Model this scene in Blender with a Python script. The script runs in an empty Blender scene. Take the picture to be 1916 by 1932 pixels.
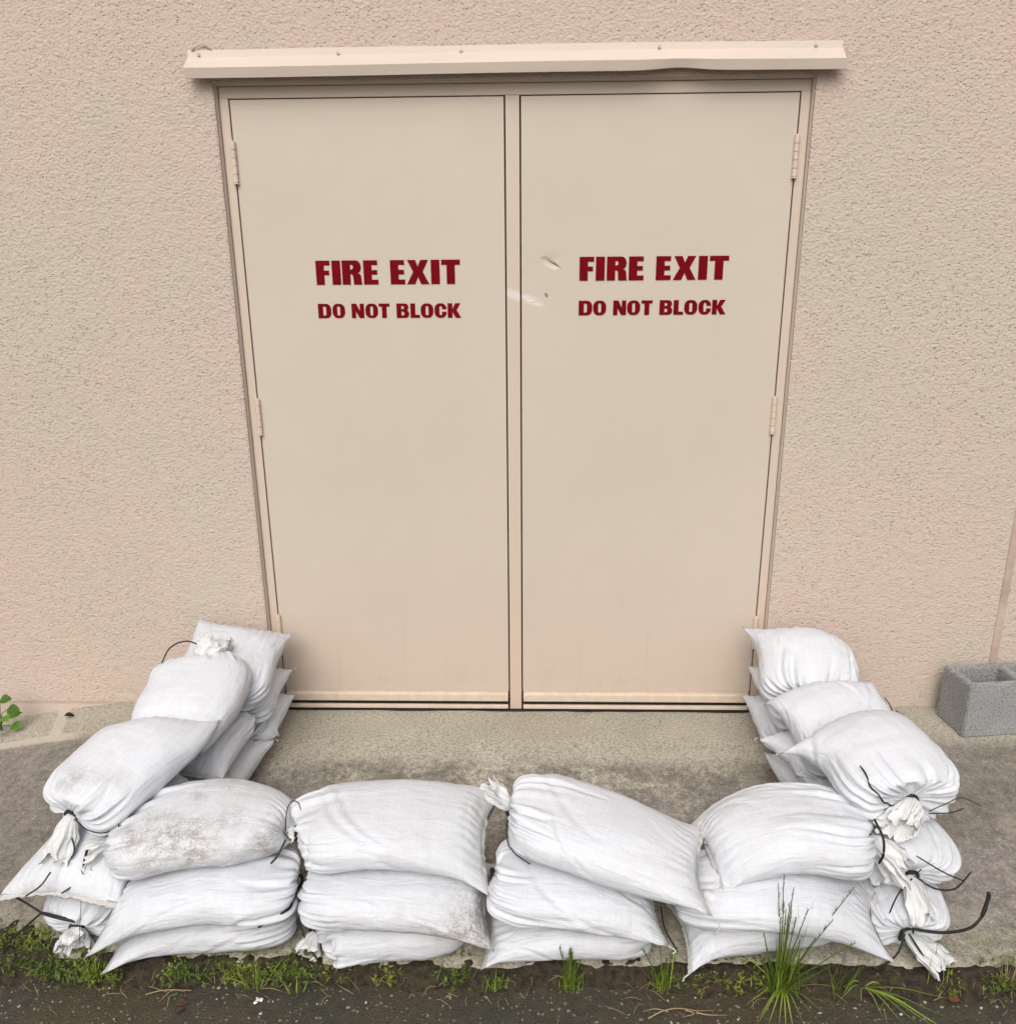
import bpy, bmesh, math, random
import numpy as np
from mathutils import Vector, Matrix
from mathutils.bvhtree import BVHTree

random.seed(7)
SC = bpy.context.scene
COL = SC.collection
R = math.radians

# ------------------------------------------------------------------ camera
cam_d = bpy.data.cameras.new("camera")
cam = bpy.data.objects.new("camera", cam_d)
COL.objects.link(cam)
_p, _yaw, _roll = 0.3007, -0.0285, -0.0085
_f = Vector((math.sin(_yaw)*math.cos(_p), math.cos(_yaw)*math.cos(_p), -math.sin(_p)))
_r = Vector((math.cos(_yaw), -math.sin(_yaw), 0)); _u = _r.cross(_f)
_r2 = _r*math.cos(_roll) + _u*math.sin(_roll); _u2 = -_r*math.sin(_roll) + _u*math.cos(_roll)
cam.matrix_world = Matrix(((_r2.x, _u2.x, -_f.x, 0.0551), (_r2.y, _u2.y, -_f.y, -2.7334),
                           (_r2.z, _u2.z, -_f.z, 1.6014), (0, 0, 0, 1)))
cam_d.sensor_fit = 'HORIZONTAL'; cam_d.sensor_width = 36.0
cam_d.lens = 36.0*1600.0/1916.0
cam_d.clip_start = 0.05; cam_d.clip_end = 500
SC.camera = cam

# ------------------------------------------------------------------ sky, sun, exposure
SUN_EL, SUN_AZ = R(46), R(190)          # azimuth clockwise from +Y: the light comes from behind the camera
world = bpy.data.worlds.new("World"); SC.world = world
world.use_nodes = True
wn = world.node_tree
for n in list(wn.nodes): wn.nodes.remove(n)
sky = wn.nodes.new('ShaderNodeTexSky'); sky.sky_type = 'NISHITA'; sky.sun_disc = False
sky.sun_elevation = SUN_EL; sky.sun_rotation = SUN_AZ
sky.air_density = 1.0; sky.dust_density = 6.0; sky.ozone_density = 1.0
hsv = wn.nodes.new('ShaderNodeHueSaturation'); hsv.inputs['Saturation'].default_value = 0.60   # overcast
bg = wn.nodes.new('ShaderNodeBackground'); bg.inputs['Strength'].default_value = 0.125
wo = wn.nodes.new('ShaderNodeOutputWorld')
wn.links.new(sky.outputs[0], hsv.inputs['Color']); wn.links.new(hsv.outputs[0], bg.inputs['Color'])
wn.links.new(bg.outputs[0], wo.inputs['Surface'])
sun_d = bpy.data.lights.new("sun", 'SUN'); sun_d.energy = 1.35; sun_d.angle = R(55); sun_d.color = (1.0, 0.975, 0.95)
sun = bpy.data.objects.new("sun", sun_d); COL.objects.link(sun)
sd = Vector((math.sin(SUN_AZ)*math.cos(SUN_EL), math.cos(SUN_AZ)*math.cos(SUN_EL), math.sin(SUN_EL)))
sun.rotation_euler = sd.to_track_quat('Z', 'Y').to_euler()
SC.view_settings.view_transform = 'Standard'; SC.view_settings.look = 'None'
SC.view_settings.exposure = 0.12; SC.view_settings.gamma = 1.0
SC.cycles.max_bounces = 8; SC.cycles.diffuse_bounces = 5

# ------------------------------------------------------------------ helpers: materials
class NT:
    def __init__(s, name):
        s.m = bpy.data.materials.new(name); s.m.use_nodes = True
        s.t = s.m.node_tree; s.b = s.t.nodes['Principled BSDF']
    def n(s, kind, **kw):
        nd = s.t.nodes.new(kind)
        for k, v in kw.items(): setattr(nd, k, v)
        return nd
    def set(s, sock, v):
        if isinstance(v, bpy.types.NodeSocket): s.t.links.new(v, sock)
        else: sock.default_value = v
    def coord(s, which='Object'):
        return s.n('ShaderNodeTexCoord').outputs[which]
    def mapping(s, vec, scale=(1, 1, 1), loc=(0, 0, 0)):
        m = s.n('ShaderNodeMapping'); s.set(m.inputs['Vector'], vec)
        m.inputs['Scale'].default_value = scale; m.inputs['Location'].default_value = loc
        return m.outputs[0]
    def noise(s, vec, scale, detail=3, rough=0.55, out='Fac', dist=0.0):
        n = s.n('ShaderNodeTexNoise'); s.set(n.inputs['Vector'], vec)
        n.inputs['Scale'].default_value = scale; n.inputs['Detail'].default_value = detail
        n.inputs['Roughness'].default_value = rough; n.inputs['Distortion'].default_value = dist
        return n.outputs[out]
    def voro(s, vec, scale, out='Distance', feature='F1', rand=1.0):
        n = s.n('ShaderNodeTexVoronoi', feature=feature); s.set(n.inputs['Vector'], vec)
        n.inputs['Scale'].default_value = scale; n.inputs['Randomness'].default_value = rand
        return n.outputs[out]
    def ramp(s, fac, stops):
        r = s.n('ShaderNodeValToRGB'); s.set(r.inputs[0], fac)
        e = r.color_ramp.elements
        while len(e) < len(stops): e.new(0.5)
        for i, (p, c) in enumerate(stops):
            e[i].position = p
            e[i].color = (c, c, c, 1) if isinstance(c, (int, float)) else (*c, 1)
        return r.outputs[0]
    def mix(s, fac, a, b, mode='MIX'):
        m = s.n('ShaderNodeMix', data_type='RGBA', blend_type=mode)
        s.set(m.inputs[0], fac)
        s.set(m.inputs[6], (*a, 1) if isinstance(a, tuple) else a)
        s.set(m.inputs[7], (*b, 1) if isinstance(b, tuple) else b)
        return m.outputs[2]
    def math(s, op, a, b=0.0, c=0.0, clamp=False):
        m = s.n('ShaderNodeMath', operation=op, use_clamp=clamp)
        s.set(m.inputs[0], a); s.set(m.inputs[1], b); s.set(m.inputs[2], c)
        return m.outputs[0]
    def sep(s, vec):
        x = s.n('ShaderNodeSeparateXYZ'); s.set(x.inputs[0], vec); return x.outputs
    def smooth(s, v, a, b):
        m = s.n('ShaderNodeMapRange', interpolation_type='SMOOTHSTEP')
        s.set(m.inputs[0], v); m.inputs[1].default_value = a; m.inputs[2].default_value = b
        return m.outputs[0]
    def attr(s, name, kind='GEOMETRY', out='Fac'):
        a = s.n('ShaderNodeAttribute', attribute_type=kind, attribute_name=name); return a.outputs[out]
    def bump(s, h, strength=0.5, dist=0.01, prev=None):
        b = s.n('ShaderNodeBump'); s.set(b.inputs['Height'], h)
        b.inputs['Strength'].default_value = strength; b.inputs['Distance'].default_value = dist
        if prev is not None: s.set(b.inputs['Normal'], prev)
        return b.outputs[0]
    def ell(s, xyz, cx, cz, rx, rz, ang=0.0, soft=1.0):
        """soft elliptical mark on the x-z plane"""
        ca, sa = math.cos(ang), math.sin(ang)
        dx = s.math('SUBTRACT', xyz[0], cx); dz = s.math('SUBTRACT', xyz[2], cz)
        a = s.math('ADD', s.math('MULTIPLY', dx, ca/rx), s.math('MULTIPLY', dz, sa/rx))
        b = s.math('ADD', s.math('MULTIPLY', dx, -sa/rz), s.math('MULTIPLY', dz, ca/rz))
        d = s.math('ADD', s.math('MULTIPLY', a, a), s.math('MULTIPLY', b, b))
        return s.smooth(d, 1.0, 1.0-soft)
    def done(s, color, rough=0.6, normal=None, spec=0.3):
        s.set(s.b.inputs['Base Color'], (*color, 1) if isinstance(color, tuple) else color)
        s.set(s.b.inputs['Roughness'], rough)
        s.b.inputs['Specular IOR Level'].default_value = spec
        if normal is not None: s.set(s.b.inputs['Normal'], normal)
        return s.m

WY = -0.020
def mat_stucco():
    t = NT('stucco'); c = t.coord(); xyz = t.sep(c)
    big = t.noise(t.mapping(c, (1.3, 1, 0.9)), 1.15, 4, 0.6)
    pat = t.noise(t.mapping(c, (1, 1, 1), (3, 0, 8)), 7, 4, 0.7)
    pk = t.math('ADD', t.math('MULTIPLY', big, 0.8), t.math('MULTIPLY', pat, 0.35))
    # old pink paint shows through round the top corners, beside the frame and along the foot of the wall
    foot = t.smooth(xyz[2], 0.55, 0.10)
    top = t.smooth(xyz[2], 1.75, 2.25)
    fr = t.smooth(t.math('ABSOLUTE', t.math('SUBTRACT', t.math('ABSOLUTE', xyz[0]), 0.90)), 0.16, 0.0)
    pk = t.math('ADD', pk, t.math('MULTIPLY', foot, 0.045))
    pk = t.math('ADD', pk, t.math('MULTIPLY', top, 0.10))
    pk = t.math('ADD', pk, t.math('MULTIPLY', fr, 0.06))
    f = t.smooth(pk, 0.50, 0.70)
    base = t.mix(f, (0.490, 0.436, 0.358), (0.526, 0.424, 0.366))
    yel = t.smooth(t.noise(t.mapping(c, (1, 1, 1), (11, 2, 5)), 2.3, 3), 0.55, 0.75)
    base = t.mix(t.math('MULTIPLY', yel, 0.6), base, (0.525, 0.430, 0.342))
    wc = t.n('ShaderNodeVectorMath', operation='ADD')
    t.set(wc.inputs[0], t.mapping(c, (1, 1, 1.35)))
    wn_ = t.n('ShaderNodeVectorMath', operation='SCALE'); t.set(wn_.inputs[0], t.noise(c, 60, 2, 0.5, out='Color')); wn_.inputs['Scale'].default_value = 0.012
    t.set(wc.inputs[1], wn_.outputs[0])
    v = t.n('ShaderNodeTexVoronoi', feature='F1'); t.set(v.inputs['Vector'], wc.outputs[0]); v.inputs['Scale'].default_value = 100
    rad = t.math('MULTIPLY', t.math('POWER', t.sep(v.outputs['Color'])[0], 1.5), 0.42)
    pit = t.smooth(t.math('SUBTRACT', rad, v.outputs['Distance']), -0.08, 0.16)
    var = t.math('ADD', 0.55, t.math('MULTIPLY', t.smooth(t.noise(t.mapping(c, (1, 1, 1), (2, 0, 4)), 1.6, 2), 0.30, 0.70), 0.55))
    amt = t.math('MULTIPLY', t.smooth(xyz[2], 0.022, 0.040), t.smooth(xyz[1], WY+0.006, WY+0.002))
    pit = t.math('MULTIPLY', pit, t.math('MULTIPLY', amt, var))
    base = t.mix(t.math('MULTIPLY', pit, 0.20), base, (0.34, 0.285, 0.225))  # pits also darkened in the wall colour, imitating shade in the hollows
    g1 = t.noise(t.mapping(c, (1, 1, 1.25)), 105, 1, 0.5); g2 = t.noise(c, 48, 2, 0.5)
    h = t.math('ADD', t.math('MULTIPLY', g1, 0.8), t.math('MULTIPLY', g2, 0.8))
    h = t.math('SUBTRACT', t.math('MULTIPLY', h, amt), t.math('MULTIPLY', pit, 0.55))
    nrm = t.bump(h, 1.0, 0.0042)
    nrm = t.bump(t.noise(c, 3.0, 2), 0.5, 0.01, nrm)
    return t.done(base, 0.85, nrm, 0.2)

def mat_door(name, right=False):
    t = NT(name); c = t.coord(); xyz = t.sep(c)
    big = t.noise(c, 1.6, 4, 0.6)
    base = t.mix(t.smooth(big, 0.3, 0.7), (0.512, 0.452, 0.380), (0.537, 0.472, 0.398))
    lo = t.math('MULTIPLY', t.smooth(xyz[2], 0.62, 0.15), t.smooth(t.noise(t.mapping(c, (1, 1, 1), (4, 0, 0)), 3.1, 4, 0.6), 0.34, 0.60))
    base = t.mix(t.math('MULTIPLY', lo, 0.45), base, (0.570, 0.440, 0.355))
    base = t.mix(t.math('MULTIPLY', t.smooth(t.noise(c, 130, 2), 0.70, 0.78), 0.25), base, (0.35, 0.28, 0.2))
    drip = t.math('MULTIPLY', t.smooth(t.noise(t.mapping(c, (46, 1, 1.1)), 1.0, 4, 0.65), 0.56, 0.74), t.smooth(xyz[2], 0.75, 0.08))
    base = t.mix(t.math('MULTIPLY', drip, 0.16), base, (0.36, 0.27, 0.19))
    grime = t.math('MULTIPLY', t.smooth(t.noise(c, 26, 5, 0.7), 0.48, 0.72), t.smooth(xyz[2], 0.26, 0.07))
    base = t.mix(t.math('MULTIPLY', grime, 0.22), base, (0.36, 0.29, 0.22))
    # faint rubbed marks
    scr = t.noise(t.mapping(c, (14, 1, 260)), 1.0, 2)
    band = t.smooth(t.math('ABSOLUTE', t.math('SUBTRACT', xyz[2], 1.13)), 0.16, 0.02)
    base = t.mix(t.math('MULTIPLY', t.math('MULTIPLY', t.smooth(scr, 0.70, 0.80), band), 0.35), base, (0.74, 0.66, 0.54))
    h = t.math('MULTIPLY', t.noise(c, 5, 3), 0.6)
    h = t.math('ADD', h, t.math('MULTIPLY', t.noise(c, 160, 2), 0.06))
    if right:
        sc = t.ell(xyz, -0.375, 1.449, 0.055, 0.017, -0.38, 1.0)
        base = t.mix(t.math('MULTIPLY', t.math('MULTIPLY', sc, t.smooth(t.noise(t.mapping(c, (1, 1, 3)), 40, 3), 0.25, 0.6)), 0.6), base, (0.78, 0.74, 0.71))
        d = t.ell(xyz, -0.318, 1.560, 0.035, 0.014, -0.5, 1.0)
        h = t.math('SUBTRACT', h, t.math('MULTIPLY', d, 1.1))
        rust = t.ell(xyz, -0.328, 1.463, 0.006, 0.010, 0.5, 0.8)
        base = t.mix(rust, base, (0.25, 0.17, 0.13))
    return t.done(base, 0.42, t.bump(h, 0.5, 0.006), 0.35)

def mat_frame():
    t = NT('frame_paint'); c = t.coord(); xyz = t.sep(c)
    base = t.mix(t.noise(c, 2.0, 3), (0.520, 0.452, 0.365), (0.555, 0.462, 0.385))
    lo = t.smooth(xyz[2], 0.7, 0.1)
    base = t.mix(t.math('MULTIPLY', lo, 0.7), base, (0.570, 0.430, 0.345))
    sc = t.math('MULTIPLY', t.ell(xyz, 0.015, 1.46, 0.07, 0.02, -0.35, 1.0), 0.55)
    base = t.mix(sc, base, (0.72, 0.66, 0.66))
    return t.done(base, 0.45, t.bump(t.noise(c, 14, 3), 0.25, 0.003), 0.35)

def mat_flashing():
    t = NT('painted_sheet_metal'); c = t.coord()
    base = t.mix(t.smooth(t.noise(t.mapping(c, (1, 3, 3)), 3, 4), 0.3, 0.7), (0.548, 0.474, 0.408), (0.590, 0.505, 0.432))
    return t.done(base, 0.38, t.bump(t.noise(t.mapping(c, (1, 0.3, 0.3)), 6, 2), 0.25, 0.004), 0.4)

def mat_concrete():
    t = NT('weathered_concrete'); c = t.coord(); xyz = t.sep(c)
    fine = t.noise(c, 150, 3, 0.75); mid = t.noise(c, 42, 4, 0.7); big = t.noise(t.mapping(c, (1, 1.2, 1)), 3.2, 5, 0.62)
    big2 = t.noise(t.mapping(c, (1, 1, 1), (9, 4, 2)), 1.7, 3)
    base = t.mix(t.smooth(big, 0.32, 0.68), (0.43, 0.405, 0.335), (0.37, 0.345, 0.275))
    # mildew spreads over the part the rain reaches, the strip under the wall stays clean
    ax = t.math('ABSOLUTE', xyz[0])
    edge = t.math('ADD', -0.30, t.math('MULTIPLY', t.math('SUBTRACT', mid, 0.5), 0.10))
    edge = t.math('ADD', edge, t.math('MULTIPLY', t.smooth(ax, 0.75, 1.3), 0.08))
    wet = t.smooth(t.math('SUBTRACT', edge, xyz[1]), -0.03, 0.07)
    front = t.math('ADD', 0.45, t.math('MULTIPLY', t.smooth(xyz[1], -1.0, -0.82), 0.55))
    mil = t.math('ADD', t.math('MULTIPLY', mid, 0.45), t.math('MULTIPLY', big, 0.75))
    side = t.smooth(ax, 0.9, 1.3)
    mil = t.math('ADD', mil, t.math('MULTIPLY', side, 0.14))
    m = t.math('MULTIPLY', t.math('MULTIPLY', wet, front), t.smooth(mil, 0.46, 0.66))
    dark = t.mix(t.smooth(big2, 0.42, 0.6), (0.165, 0.150, 0.128), (0.240, 0.216, 0.208))
    base = t.mix(t.math('MULTIPLY', m, 0.95), base, dark)
    base = t.mix(t.math('MULTIPLY', t.math('MULTIPLY', t.math('MULTIPLY', wet, side), t.smooth(mid, 0.62, 0.40)), 0.45), base, (0.150, 0.135, 0.118))
    base = t.mix(t.math('MULTIPLY', t.smooth(t.noise(t.mapping(c, (1, 1, 1), (1, 6, 3)), 4.1, 3), 0.66, 0.78), 0.5), base, (0.42, 0.29, 0.15))
    moss = t.math('MULTIPLY', t.smooth(xyz[1], -0.86, -1.02), t.smooth(t.noise(c, 12, 4), 0.48, 0.66))
    base = t.mix(t.math('MULTIPLY', moss, 0.55), base, (0.20, 0.20, 0.085))
    # exposed sand grains, pits
    base = t.mix(t.math('MULTIPLY', t.smooth(fine, 0.52, 0.36), 0.80), base, (0.13, 0.115, 0.092))
    base = t.mix(t.math('MULTIPLY', t.smooth(t.noise(t.mapping(c, (1, 1, 1), (5, 5, 5)), 260, 2), 0.60, 0.75), 0.55), base, (0.66, 0.62, 0.53))
    base = t.mix(1.0, base, t.ramp(t.noise(t.mapping(c, (1, 1, 1), (8, 8, 0)), 95, 4, 0.8), [(0.30, 0.74), (0.5, 1.0), (0.72, 1.22)]), 'MULTIPLY')
    bl = t.noise(t.mapping(c, (1, 1, 1), (2, 9, 0)), 34, 5, 0.75)
    base = t.mix(t.math('MULTIPLY', wet, 0.9), base, t.ramp(bl, [(0.30, 0.62), (0.48, 0.95), (0.70, 1.38)]), 'MULTIPLY')
    worn = t.smooth(t.noise(t.mapping(c, (1, 1, 1), (7, 3, 1)), 5.5, 4, 0.65), 0.54, 0.70)
    base = t.mix(t.math('MULTIPLY', worn, 0.45), base, (0.36, 0.325, 0.275))
    # tooled border of the panel left of the steps (smoother, lighter)
    bx = t.smooth(t.math('ABSOLUTE', t.math('SUBTRACT', t.math('ADD', xyz[0], t.math('MULTIPLY', xyz[1], 0.35)), -1.66)), 0.028, 0.016)
    by = t.math('MULTIPLY', t.smooth(t.math('ABSOLUTE', t.math('SUBTRACT', xyz[1], -0.225)), 0.026, 0.014), t.smooth(xyz[0], -1.44, -1.55))
    band = t.math('MULTIPLY', t.math('MAXIMUM', t.math('MULTIPLY', bx, t.smooth(xyz[1], -0.25, -0.235)), by), 0.6)
    base = t.mix(band, base, (0.52, 0.475, 0.385))
    h = t.math('ADD', t.math('MULTIPLY', fine, 0.7), t.math('MULTIPLY', mid, 0.5))
    return t.done(base, 0.82, t.bump(h, 0.7, 0.004), 0.25)

def mat_asphalt():
    t = NT('wet_asphalt'); c = t.coord()
    fine = t.noise(c, 190, 3, 0.7); big = t.noise(c, 4.5, 4, 0.6); mid = t.noise(c, 30, 3, 0.6)
    base = t.mix(t.smooth(big, 0.36, 0.62), (0.070, 0.053, 0.032), (0.047, 0.047, 0.034))
    base = t.mix(t.math('MULTIPLY', t.smooth(mid, 0.4, 0.7), 0.6), base, (0.092, 0.072, 0.044))
    v = t.n('ShaderNodeTexVoronoi', feature='F1'); t.set(v.inputs['Vector'], c); v.inputs['Scale'].default_value = 95
    vs = t.sep(v.outputs['Color'])
    st = t.math('MULTIPLY', t.smooth(v.outputs['Distance'], 0.42, 0.30), t.smooth(vs[0], 0.82, 0.86))
    tone = t.mix(vs[1], (0.13, 0.12, 0.095), (0.34, 0.31, 0.24))
    base = t.mix(t.math('MULTIPLY', st, 0.8), base, tone)
    base = t.mix(t.math('MULTIPLY', t.smooth(fine, 0.5, 0.35), 0.6), base, (0.026, 0.020, 0.014))
    h = t.math('ADD', t.math('MULTIPLY', fine, 0.8), t.math('MULTIPLY', st, 0.6))
    return t.done(base, t.ramp(big, [(0.35, 0.5), (0.65, 0.75)]), t.bump(h, 0.9, 0.006), 0.4)

def mat_soil():
    t = NT('dark_soil'); c = t.coord()
    n1 = t.noise(c, 60, 4, 0.7); n2 = t.noise(c, 11, 3)
    base = t.mix(t.smooth(n1, 0.3, 0.7), (0.016, 0.012, 0.008), (0.055, 0.041, 0.026))
    base = t.mix(t.math('MULTIPLY', t.math('MULTIPLY', t.smooth(n2, 0.52, 0.66), t.smooth(n1, 0.40, 0.60)), 0.5), base, (0.048, 0.060, 0.018))
    return t.done(base, 0.8, t.bump(n1, 1.0, 0.012), 0.3)

def mat_bag(name, tint, trans=0.0):
    t = NT(name); uv = t.coord('UV'); c = t.coord('Object')
    oi = t.n('ShaderNodeObjectInfo').outputs['Random']
    w1 = t.noise(t.mapping(uv, (26, 420, 1)), 1.0, 2, 0.6)
    w2 = t.noise(t.mapping(uv, (420, 26, 1)), 1.0, 2, 0.6)
    weave = t.math('ADD', w1, w2)
    wide = t.math('ADD', t.noise(t.mapping(uv, (5, 110, 1)), 1.0, 2), t.noise(t.mapping(uv, (110, 5, 1)), 1.0, 2))
    dirt = t.attr('dirt')
    # woven plastic greys a little along single tapes
    base = t.mix(t.smooth(wide, 0.80, 1.25), tint, tuple(v*0.955 for v in tint))
    dust = t.math('MULTIPLY', t.smooth(t.noise(c, 9, 4, 0.6), 0.42, 0.70), 0.28)
    base = t.mix(dust, base, (0.52, 0.515, 0.495))
    sp = t.noise(t.mapping(uv, (1, 1, 1)), 150, 3, 0.75)
    sp2 = t.noise(t.mapping(uv, (1, 1, 1), (4, 3, 0)), 24, 4, 0.65)
    mask = t.math('MULTIPLY', dirt, t.smooth(t.math('ADD', t.math('MULTIPLY', sp, 0.6), t.math('MULTIPLY', sp2, 0.55)), 0.47, 0.72))
    base = t.mix(t.math('MULTIPLY', t.math('MULTIPLY', dirt, t.smooth(sp2, 0.30, 0.62)), 0.45), base, (0.50, 0.47, 0.42))
    base = t.mix(t.math('MINIMUM', mask, 0.85), base, (0.17, 0.145, 0.12))
    fleck = t.math('MULTIPLY', t.smooth(t.noise(t.mapping(uv, (1, 1, 1), (7, 1, 0)), 210, 2, 0.7), 0.715, 0.77), 0.30)
    base = t.mix(fleck, base, (0.34, 0.31, 0.28))
    h = t.math('ADD', t.math('MULTIPLY', weave, 0.5), t.math('MULTIPLY', wide, 0.45))
    nrm = t.bump(h, 0.45, 0.003)
    nrm = t.bump(t.noise(t.mapping(uv, (14, 44, 1)), 1.0, 4, 0.6, dist=0.6), 0.55, 0.008, nrm)
    m = t.done(base, 0.50, nrm, 0.35)
    return m

def mat_plain(name, col, rough=0.6, var=0.15, scale=30, bump=0.0, spec=0.3):
    t = NT(name); c = t.coord()
    f = t.noise(c, scale, 3, 0.6)
    base = t.mix(t.smooth(f, 0.3, 0.7), tuple(v*(1-var) for v in col), tuple(min(1, v*(1+var)) for v in col))
    return t.done(base, rough, t.bump(f, 0.6, bump) if bump else None, spec)

def mat_block():
    t = NT('cinder_concrete'); c = t.coord()
    f = t.noise(c, 160, 3, 0.75); g = t.noise(c, 14, 3)
    base = t.mix(t.smooth(g, 0.3, 0.7), (0.315, 0.325, 0.325), (0.365, 0.373, 0.370))
    base = t.mix(t.smooth(f, 0.55, 0.35), base, (0.16, 0.16, 0.155))
    base = t.mix(t.math('MULTIPLY', t.smooth(t.noise(t.mapping(c, (1, 1, 1), (2, 2, 2)), 210, 2), 0.62, 0.74), 0.5), base, (0.42, 0.41, 0.39))
    return t.done(base, 0.9, t.bump(f, 0.9, 0.006), 0.2)

def mat_leafy(name, a, b):
    t = NT(name); k = t.attr('tone')
    base = t.mix(k, a, b)
    m = t.done(base, 0.5, None, 0.3)
    return m

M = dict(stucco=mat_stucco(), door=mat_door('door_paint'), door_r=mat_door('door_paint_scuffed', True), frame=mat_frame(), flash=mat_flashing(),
         concrete=mat_concrete(), asphalt=mat_asphalt(), soil=mat_soil(),
         bag=mat_bag('woven_sack', (0.605, 0.630, 0.672)), ruffle=mat_bag('loose_sack_cloth', (0.63, 0.645, 0.645)),
         hem=mat_bag('sack_hem', (0.53, 0.53, 0.52)),
         tie=mat_plain('black_plastic', (0.014, 0.013, 0.014), 0.45, 0.3, 60), red=mat_plain('red_paint', (0.150, 0.000, 0.003), 0.7, 0.12, 18, 0.0, 0.1),
         gap=mat_plain('dark_rubber', (0.018, 0.016, 0.015), 0.8), screw=mat_plain('painted_screw', (0.48, 0.39, 0.32), 0.5),
         hinge=mat_plain('hinge_paint', (0.60, 0.50, 0.40), 0.42, 0.06), block=mat_block(),
         stone=mat_plain('gravel_stone', (0.30, 0.275, 0.22), 0.8, 0.6, 12),
         grass=mat_leafy('grass_blade', (0.060, 0.110, 0.014), (0.26, 0.34, 0.045)),
         weed=mat_leafy('weed_leaf', (0.055, 0.10, 0.018), (0.19, 0.22, 0.04)),
         broad=mat_leafy('broad_leaf', (0.035, 0.095, 0.008), (0.095, 0.20, 0.016)),
         dry=mat_leafy('dry_stalk', (0.16, 0.115, 0.055), (0.36, 0.29, 0.15)),
         brown=mat_plain('dead_leaf', (0.095, 0.058, 0.036), 0.7, 0.5, 40), dark=mat_plain('dark_debris', (0.022, 0.016, 0.012), 0.8, 0.4, 50),
         scrap=mat_plain('white_scrap', (0.72, 0.72, 0.70), 0.6), orange=mat_plain('rusty_leaf', (0.19, 0.080, 0.040), 0.7, 0.4, 60),
         rubber=mat_plain('scratch_mark', (0.16, 0.11, 0.09), 0.7, 0.4, 80))

# ------------------------------------------------------------------ helpers: objects
def link(name, me, m=None, parent=None, loc=None):
    o = bpy.data.objects.new(name, me); COL.objects.link(o)
    if m is not None: me.materials.append(m)
    if parent is not None: o.parent = parent
    if loc is not None: o.location = loc
    return o
def mesh(name, V, F, smooth=True):
    me = bpy.data.meshes.new(name)
    me.from_pydata([tuple(map(float, v)) for v in V], [], F)
    if smooth: me.polygons.foreach_set('use_smooth', [True]*len(me.polygons))
    me.update(); return me
def bm_obj(name, bm, m, parent=None, loc=None, smooth=False):
    me = bpy.data.meshes.new(name); bmesh.ops.recalc_face_normals(bm, faces=bm.faces)
    bm.to_mesh(me); bm.free()
    if smooth: me.polygons.foreach_set('use_smooth', [True]*len(me.polygons))
    return link(name, me, m, parent, loc)
def tag(o, label=None, cat=None, group=None, kind=None):
    if label: o['label'] = label
    if cat: o['category'] = cat
    if group: o['group'] = group
    if kind: o['kind'] = kind
    return o
def empty(name, loc, label, cat, group=None):
    o = bpy.data.objects.new(name, None); COL.objects.link(o); o.location = loc
    o.empty_display_size = 0.05
    return tag(o, label, cat, group)
def box(bm, x0, x1, y0, y1, z0, z1, bev=0.0):
    r = bmesh.ops.create_cube(bm, size=1.0)
    bmesh.ops.scale(bm, vec=(x1-x0, y1-y0, z1-z0), verts=r['verts'])
    bmesh.ops.translate(bm, vec=((x0+x1)/2, (y0+y1)/2, (z0+z1)/2), verts=r['verts'])
    if bev:
        es = {e for v in r['verts'] for e in v.link_edges}
        bmesh.ops.bevel(bm, geom=list(es), offset=bev, segments=2, affect='EDGES', profile=0.5)
def cyl(bm, p, axis, r, h, seg=14):
    rr = bmesh.ops.create_cone(bm, cap_ends=True, segments=seg, radius1=r, radius2=r, depth=h)
    q = Vector((0, 0, 1)).rotation_difference(Vector(axis)).to_matrix().to_4x4()
    bmesh.ops.transform(bm, matrix=Matrix.Translation(p) @ q, verts=rr['verts'])
def spline(P, n):
    P = np.asarray(P, float)
    if len(P) == 2: return P[0]+(P[1]-P[0])*np.linspace(0, 1, n)[:, None]
    Q = np.vstack([2*P[0]-P[1], P, 2*P[-1]-P[-2]])
    d = np.r_[0, np.cumsum(np.linalg.norm(np.diff(P, axis=0), axis=1))]
    s = np.linspace(0, d[-1], n); out = []
    for v in s:
        i = min(max(np.searchsorted(d, v)-1, 0), len(P)-2)
        t = (v-d[i])/(d[i+1]-d[i]); a, b, c, e = Q[i], Q[i+1], Q[i+2], Q[i+3]
        out.append(0.5*((2*b)+(-a+c)*t+(2*a-5*b+4*c-e)*t*t+(-a+3*b-3*c+e)*t**3))
    return np.array(out)
def tube_geo(P, r, k=6, flat=1.0):
    P = np.asarray(P, float); n = len(P); V = []; F = []
    r = np.broadcast_to(r, (n,)); T = np.gradient(P, axis=0)
    T /= np.linalg.norm(T, axis=1)[:, None]+1e-9
    up = np.array([0.13, 0.21, 0.97])
    for i in range(n):
        a = np.cross(T[i], up); a /= np.linalg.norm(a)+1e-9; b = np.cross(T[i], a)
        for j in range(k):
            w = 2*math.pi*j/k; V.append(P[i]+r[i]*(a*math.cos(w)+b*flat*math.sin(w)))
    for i in range(n-1):
        for j in range(k):
            F.append((i*k+j, i*k+(j+1) % k, (i+1)*k+(j+1) % k, (i+1)*k+j))
    F.append(tuple(range(k))[::-1]); F.append(tuple((n-1)*k+j for j in range(k)))
    return V, F
class Geo:
    def __init__(s): s.V = []; s.F = []; s.T = []
    def add(s, V, F, tone=0.5):
        o = len(s.V); s.V += list(V); s.F += [tuple(i+o for i in f) for f in F]; s.T += [tone]*len(V)
    def build(s, name, m, parent=None, loc=(0, 0, 0), smooth=True):
        L = np.array(loc)
        me = mesh(name, np.array(s.V)-L, s.F, smooth)
        a = me.attributes.new('tone', 'FLOAT', 'POINT'); a.data.foreach_set('value', np.array(s.T, np.float32))
        return link(name, me, m, parent, None if parent is not None else loc)
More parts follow.
